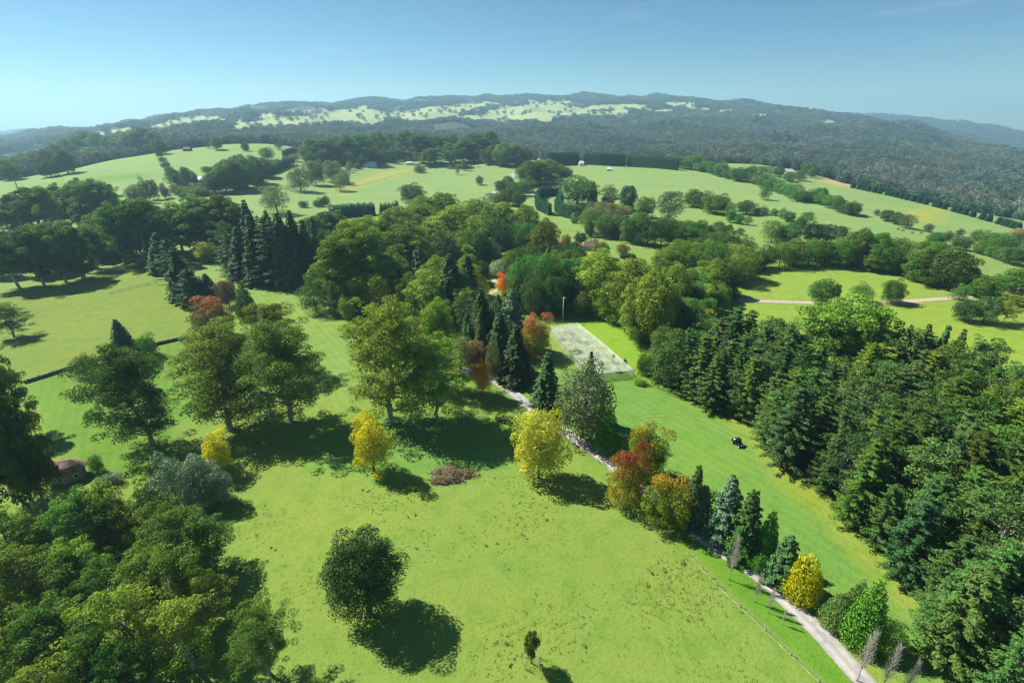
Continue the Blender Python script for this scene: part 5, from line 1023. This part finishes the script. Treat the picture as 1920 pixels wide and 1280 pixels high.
# brush pile
def brush():
    x, y, z = hit(845, 893); g = np.random.default_rng(9); root = empty('brush_pile', (x, y, z)); tw = MB()
    def lob(a): return 1 + 0.22 * math.sin(3 * a + 1) + 0.16 * math.sin(5 * a) + 0.1 * math.sin(8 * a + 2)
    def top(r, a): return 1.7 * (1 - r ** 1.7) * (1 + 0.45 * math.sin(2.3 * a + 5 * r) * r)
    V = [(0, 0, 1.5)]; f = []; nr_, na_ = 7, 28
    for i in range(1, nr_ + 1):
        for k in range(na_):
            a = 6.283 * k / na_; r = i / nr_; q = lob(a) * r * (1 + 0.06 * g.normal()); V.append((5.0 * q * math.cos(a), 3.1 * q * math.sin(a), max(-0.1, top(r, a) * 0.8 + 0.12 * g.normal()) if i < nr_ else -0.15))
    f += [(0, 1 + k, 1 + (k + 1) % na_) for k in range(na_)]
    for i in range(nr_ - 1): f += [(1 + i * na_ + k, 1 + (i + 1) * na_ + k, 1 + (i + 1) * na_ + (k + 1) % na_, 1 + i * na_ + (k + 1) % na_) for k in range(na_)]
    MB().add(V, f).build('heap', plain('mouldering prunings', (0.12, 0.09, 0.05), 0.95, 0.6, 1.3, bump=0.8), root)
    for i in range(700):
        a = g.uniform(0, 6.283); r = math.sqrt(g.random()); q = lob(a) * r; hz = max(0.05, top(r, a)) * g.uniform(0.75, 1.1)
        d = unit(g.normal(size=(1, 3)) * np.array([[1, 1, 0.5]]))[0] * g.uniform(0.35, 1.2); p = np.array([q * 5.2 * math.cos(a), q * 3.2 * math.sin(a), hz + 0.1]); tw.tube([p - d, p + d], [0.055, 0.015], 3, cap=False)
    tw.build('twigs', plain('dead twigs', (0.27, 0.22, 0.14), 0.9, 0.5, 0.9), root)['kind'] = 'stuff'
    pt = []
    for i in range(70):
        a = g.uniform(0, 6.283); r = math.sqrt(g.random()); q = lob(a) * r
        pt.append(puff((q * 5.2 * math.cos(a), q * 3.2 * math.sin(a), top(r, a)), (0.6, 0.6, 0.35), 24, 0.15, g, spread=0.9))
    dl = link('dead_leaves', leafmesh('dead_leaves', pt, foliage('dead foliage', (0.13, 0.11, 0.05), (0.27, 0.20, 0.10), val=0.2, gain=1.0), 2), root); dl['kind'] = 'stuff'
    for i in range(16):
        a = g.uniform(0, 6.283); r = math.sqrt(g.random()) * 0.9; p = np.array([r * 4.6 * math.cos(a), r * 2.8 * math.sin(a), 0.15 + 0.9 * (1 - r)]); th = g.uniform(0, 6.28); ln = g.uniform(0.7, 2.0)
        d = np.array([math.cos(th) * ln, math.sin(th) * ln, g.normal() * 0.2]); MB().tube([p - d, p + g.normal(size=3) * 0.1, p + d], [0.16, 0.13, 0.07], 6).build('log', BARK['grey'] if i % 3 else BARK['brown'], root)
    tag(root, 'heap of dead brown branches and prunings on the paddock edge', 'brush pile')
brush()
# guard round the young tree
def guard():
    bx, by, bz = hit(997, 1243); root = empty('tree_guard', (bx, by, bz)); 
    for a, b in ((-1.1, -1.0), (1.1, -1.0), (1.1, 1.0), (-1.1, 1.0)): MB().tube([(a, b, -0.3), (a, b, 1.7)], 0.05, 5).build('stake', PALEWOOD, root)
    for z in (0.15, 0.55, 0.95, 1.35, 1.65): MB().tube([(-1.1, -1.0, z), (1.1, -1.0, z), (1.1, 1.0, z), (-1.1, 1.0, z), (-1.1, -1.0, z)], 0.014, 3, cap=False).build('wire', WIRE, root)
    tag(root, 'square wire guard on four stakes around the young round tree', 'tree guard')
guard()
# far houses
def house(px, py, L, W, H, rz, wall, roof, label, ch=True, pitch=0.45):
    x, y, z = hit(px, py); root = empty('house', (x, y, z), R(rz)); MB().box((0, 0, H / 2 - 0.5), (L, W, H + 1)).build('wall', wall, root)
    a, b, e = L / 2 + 0.5, W / 2 + 0.5, W / 2 * pitch * 2
    rf = MB().add([(-a, -b, H), (a, -b, H), (a, b, H), (-a, b, H), (-a + W * 0.25, 0, H + e), (a - W * 0.25, 0, H + e)], [(0, 1, 5, 4), (2, 3, 4, 5), (1, 2, 5), (3, 0, 4), (3, 2, 1, 0)]); r = rf.build('roof', roof, root)
    if ch: MB().box((L * 0.2, 0.4, H + e + 0.1), (0.8, 0.8, 1.6)).build('chimney', CREAM, r)
    n = max(2, int(L / 3.2))
    for k in range(n):
        u = (k + 0.5) / n * L - L / 2
        if k == n // 2: MB().box((u, -W / 2 - 0.03, 1.05), (1.0, 0.1, 2.1)).build('door', WOOD, root)
        else:
            f = MB().box((u, -W / 2 - 0.02, 1.6), (1.4, 0.1, 1.3)).build('window', WHITE, root); MB().box((u, -W / 2 - 0.08, 1.6), (1.2, 0.04, 1.1)).build('pane', GLASS, f)
    tag(root, label, 'house')
house(694, 313, 20, 9, 3.4, 8, WHITE, TIN, 'long white hilltop house behind the short cypress row')
house(738, 302, 10, 7, 3.2, -5, WHITE, TIN, 'small white hilltop house right of the long one')
house(768, 309, 11, 6, 2.8, 5, CREAM, TIN, 'low cream terrace building above the pasture fence', False)
house(1090, 311, 8, 7, 4.5, 0, WHITE, TIN, 'white house in the gap between dark hilltop hedges')
house(1142, 320, 7, 5, 2.6, -10, WHITE, TIN, 'small white shed under trees on the hilltop pasture', False)
house(1478, 326, 14, 8, 3.4, 12, WHITE, TIN, 'white house hidden in the trees of the ridge belt')
house(1106, 467, 10, 6, 2.6, 10, CREAM, BRICK, 'garden house with pale roof among orange trees')
house(380, 342, 16, 8, 3.2, -15, CREAM, TIN, 'far farmhouse with pale roof in its garden trees')
house(352, 283, 12, 7, 3.0, 10, BRICK, BRICK, 'dark brown barn on the far green field', False)
# cattle
def cow(px, py, rz, label):
    x, y, z = hit(px, py); me = bpy.data.meshes.new('cow')
    v = [(0, 0, 1.05), (0.45, 0, 1.08), (0.85, 0, 1.15), (1.15, 0, 0.9), (1.45, 0, 0.55), (-0.5, 0, 1.1), (-0.8, 0, 1.1), (-0.95, 0, 0.6)]
    r = [0.36, 0.36, 0.26, 0.17, 0.12, 0.36, 0.2, 0.03]; e = [(0, 1), (1, 2), (2, 3), (3, 4), (0, 5), (5, 6), (6, 7)]
    for sx, root in ((0.6, 1), (-0.62, 5)):
        for sy in (-0.24, 0.24):
            i = len(v); bend = 0.06 if sx < 0 else -0.03
            v += [(sx, sy, 0.78), (sx - bend * 2, sy, 0.42), (sx, sy, 0.0)]; r += [0.15, 0.08, 0.065]; e += [(root, i), (i, i + 1), (i + 1, i + 2)]
    for s in (-1, 1): i = len(v); v.append((1.18, s * 0.24, 0.98)); r.append(0.05); e.append((3, i))
    me.from_pydata(v, e, []); o = link('cow', me); sk = o.modifiers.new('skin', 'SKIN')
    for k, q in enumerate(r): me.skin_vertices[0].data[k].radius = (q, q)
    me.skin_vertices[0].data[0].use_root = True
    o.modifiers.new('sub', 'SUBSURF').levels = 1; o.modifiers['sub'].render_levels = 1; me.materials.append(COW); o.location = (x, y, z); o.rotation_euler = (0, 0, R(rz)); tag(o, label, 'cow', 'cattle on the right pasture')
COW = plain('dark brown hide', (0.05, 0.03, 0.02), 0.8, 0.3, 2)
cow(1683, 431, 20, 'dark cow grazing highest on the right pasture'); cow(1693, 434, 160, 'dark cow grazing second from the oval clump')
cow(1710, 438, 10, 'dark cow grazing third from the oval clump'); cow(1727, 438, 190, 'dark cow grazing nearest the small thin tree')
# ponds
def pond(pp, label):
    P0 = np.array([hit(a, b) for a, b in pp]); z = P0[:, 2].mean() + 0.35; c = P0[:, :2].mean(0)
    m, nt, b, o = newmat('pond water'); b.inputs['Base Color'].default_value = (0.09, 0.14, 0.17, 1); b.inputs['Roughness'].default_value = 0.08; setspec(b, 0.8)
    n = len(P0); V = [(x, y, z if abs(z - zz) < 0.7 else zz + 0.15) for x, y, zz in P0] + [(c[0], c[1], max(z, float(tz(c[0], c[1])) + 0.08))]
    me = bpy.data.meshes.new('pond'); me.from_pydata(V, [], [(k, (k + 1) % n, n) for k in range(n)]); me.materials.append(m); tag(link('pond_water', me), label, kind='structure')
pond([(1674, 457), (1690, 453), (1714, 457), (1713, 468), (1694, 473), (1680, 468)], 'small pale farm pond between creek trees')
pond([(1776, 448), (1790, 442), (1808, 442), (1824, 449), (1822, 458), (1806, 462), (1786, 459)], 'larger pale farm pond behind a round dark tree')

# ---------------------------------------------------------------- grass tufts of the near ground
def tufts():
    g = np.random.default_rng(77); A = np.radians(g.uniform(-44, 44, 60000)); r = np.sqrt(g.uniform(50 ** 2, 190 ** 2, 60000)); x, y = r * np.sin(A), r * np.cos(A); z = tz(x, y)
    px, py = project(x, y, z)
    pad = [(420, 960), (560, 870), (640, 860), (760, 900), (900, 890), (1130, 900), (1290, 1040), (1540, 1285), (560, 1285), (400, 1200), (400, 1000)]
    pad2 = [(-20, 560), (150, 528), (290, 492), (370, 600), (345, 632), (40, 712), (-20, 720)]
    clump = np.sin(x * 0.21 + 1) + np.sin(y * 0.25 - x * 0.1) + np.sin(x * 0.07 - y * 0.11) > 2.0 + g.normal(size=len(x)) * 1.2
    k = (inpoly(px, py, pad) | inpoly(px, py, pad2)) & clump
    x, y, z = x[k], y[k], z[k]; n = len(x); m = 5
    c = np.repeat(np.stack([x, y, z + 0.04], 1), m, 0) + g.normal(size=(n * m, 3)) * np.array([0.2, 0.2, 0.01])
    V = quads(c, unit(g.normal(size=(n * m, 3)) * 0.3 + [0, 0, 1.0]), 0.13 * g.uniform(0.6, 1.4, n * m), 0.5, g)
    tm = foliage('grass tuft', (0.12, 0.175, 0.026), (0.165, 0.225, 0.034), val=0.0, hue=0.0, gain=1.0)
    tag(link('grass', leafmesh('grass', [(V, g.random(n * m), np.repeat(g.random(n), m))], tm, 90)), 'tussocky grass tufts over the near paddocks', kind='stuff')
    for nm, cnt, sz, mat, lab, mm in (('weeds', 80, 0.15, foliage('dark weeds', (0.05, 0.06, 0.02), (0.11, 0.08, 0.04), val=0, hue=0, gain=1.0), 'dark weed clumps and dung dotted over the near paddocks', 16), ('flowers', 260, 0.07, foliage('white flowers', (0.6, 0.6, 0.5), (0.7, 0.7, 0.65), val=0, hue=0, gain=1.0), 'tiny white flowers dotted over the near paddock', 3)):
        j = g.choice(n, cnt); s = np.abs(g.normal(size=cnt)) * 0.5 + 0.4
        c = np.repeat(np.stack([x[j] + g.normal(size=cnt) * 2, y[j] + g.normal(size=cnt) * 2, z[j] + 0.1], 1), mm, 0) + g.normal(size=(cnt * mm, 3)) * np.array([0.22, 0.22, 0.05]) * np.repeat(s, mm)[:, None]
        V = quads(c, unit(g.normal(size=(cnt * mm, 3)) + [0, 0, 0.8]), sz * np.repeat(s, mm) * g.uniform(0.7, 1.3, cnt * mm), 0.6, g)
        tag(link(nm, leafmesh(nm, [(V, g.random(cnt * mm), g.random(cnt * mm))], mat, 90)), lab, kind='stuff')
tufts()

# ---------------------------------------------------------------- far forest (one mass)
def forest():
    g = np.random.default_rng(99); src = bpy.data.collections.new('forest crowns')
    for s in range(5):
        _, cm, hp, wp = roundtree(300 + s, H=17, Rr=7.5, np_=18, dens=26, L=1.0, mat='forest', lump=0.42, base=0.0)
        src.objects.link(bpy.data.objects.new('canopy', cm))
    pts = []
    for r0, r1, sp in ((780, 1500, 10.5), (1500, 2600, 13.5), (2600, 4200, 18), (4200, 6300, 24), (6300, 8000, 30)):
        n = int(0.5 * 1.78 * (r1 ** 2 - r0 ** 2) / sp ** 2); a = g.uniform(R(-51), R(51), n); r = np.sqrt(g.uniform(r0 ** 2, r1 ** 2, n)); x, y = r * np.sin(a), r * np.cos(a); z = tz(x, y); px, py = project(x, y, z)
        k = forest_mask(x, y, px, py, 0.02)
        if r0 >= 6300: k &= a > R(24)
        # looser where the far farmland is
        k &= ~((r > 2200) & (a < R(10)) & (rough(x * 1.3 + 500, y * 1.3) > 0.75))
        x, y, z = x[k], y[k], z[k]; s = sp / 10.5 * g.uniform(0.62, 1.15, len(x)); s = np.minimum(s, 1.8 * g.uniform(0.7, 1.0, len(x)))
        pts.append(np.stack([x, y, z - 1.0, s], 1))
    pts = np.concatenate(pts); me = bpy.data.meshes.new('forest'); me.vertices.add(len(pts)); me.vertices.foreach_set('co', np.ascontiguousarray(pts[:, :3], np.float32).ravel())
    at = me.attributes.new('sc', 'FLOAT_VECTOR', 'POINT'); q = np.minimum(pts[:, 3], 1.25) * g.uniform(0.8, 1.15, len(pts)); at.data.foreach_set('vector', np.stack([pts[:, 3], pts[:, 3], q], 1).astype(np.float32).ravel())
    o = link('forest', me); ng = bpy.data.node_groups.new('forest', 'GeometryNodeTree')
    ng.interface.new_socket('Geometry', in_out='INPUT', socket_type='NodeSocketGeometry'); ng.interface.new_socket('Geometry', in_out='OUTPUT', socket_type='NodeSocketGeometry')
    gi, go = ng.nodes.new('NodeGroupInput'), ng.nodes.new('NodeGroupOutput'); ip = ng.nodes.new('GeometryNodeInstanceOnPoints'); ci = ng.nodes.new('GeometryNodeCollectionInfo'); ci.inputs['Collection'].default_value = src
    ci.inputs['Separate Children'].default_value = True; ci.inputs['Reset Children'].default_value = True
    na = ng.nodes.new('GeometryNodeInputNamedAttribute'); na.data_type = 'FLOAT_VECTOR'; na.inputs['Name'].default_value = 'sc'
    rv = ng.nodes.new('FunctionNodeRandomValue'); rv.data_type = 'FLOAT_VECTOR'; rv.inputs[0].default_value = (0, 0, 0); rv.inputs[1].default_value = (0, 0, 6.28)
    ip.inputs['Pick Instance'].default_value = True; L = ng.links.new
    L(gi.outputs[0], ip.inputs['Points']); L(ci.outputs[0], ip.inputs['Instance']); L(rv.outputs[0], ip.inputs['Rotation']); L(na.outputs[0], ip.inputs['Scale']); L(ip.outputs[0], go.inputs[0])
    md = o.modifiers.new('forest', 'NODES'); md.node_group = ng
    tag(o, 'blue green forest covering the far valley and hills', kind='stuff'); print('FOREST', len(pts))
forest()

# ---------------------------------------------------------------- haze
def haze():
    top = float(ZG.max()) + 75; lo = float(ZG.min()) - 40; mb = MB().box((0, 0, (top + lo) / 2), (19400, 19400, top - lo)); me = bpy.data.meshes.new('haze'); me.from_pydata(mb.v, [], mb.f)
    m = bpy.data.materials.new('haze'); m.use_nodes = True; nt = m.node_tree; nt.nodes.clear(); out = nt.nodes.new('ShaderNodeOutputMaterial'); pv = nt.nodes.new('ShaderNodeVolumePrincipled')
    pv.inputs['Color'].default_value = (0.44, 0.77, 1.0, 1); pv.inputs['Density'].default_value = 0.00013; pv.inputs['Anisotropy'].default_value = 0.25
    nt.links.new(pv.outputs[0], out.inputs['Volume']); me.materials.append(m); o = link('haze', me); tag(o, 'thin blue haze filling the valley air', kind='stuff')
    print('HAZE', lo, top)
haze()
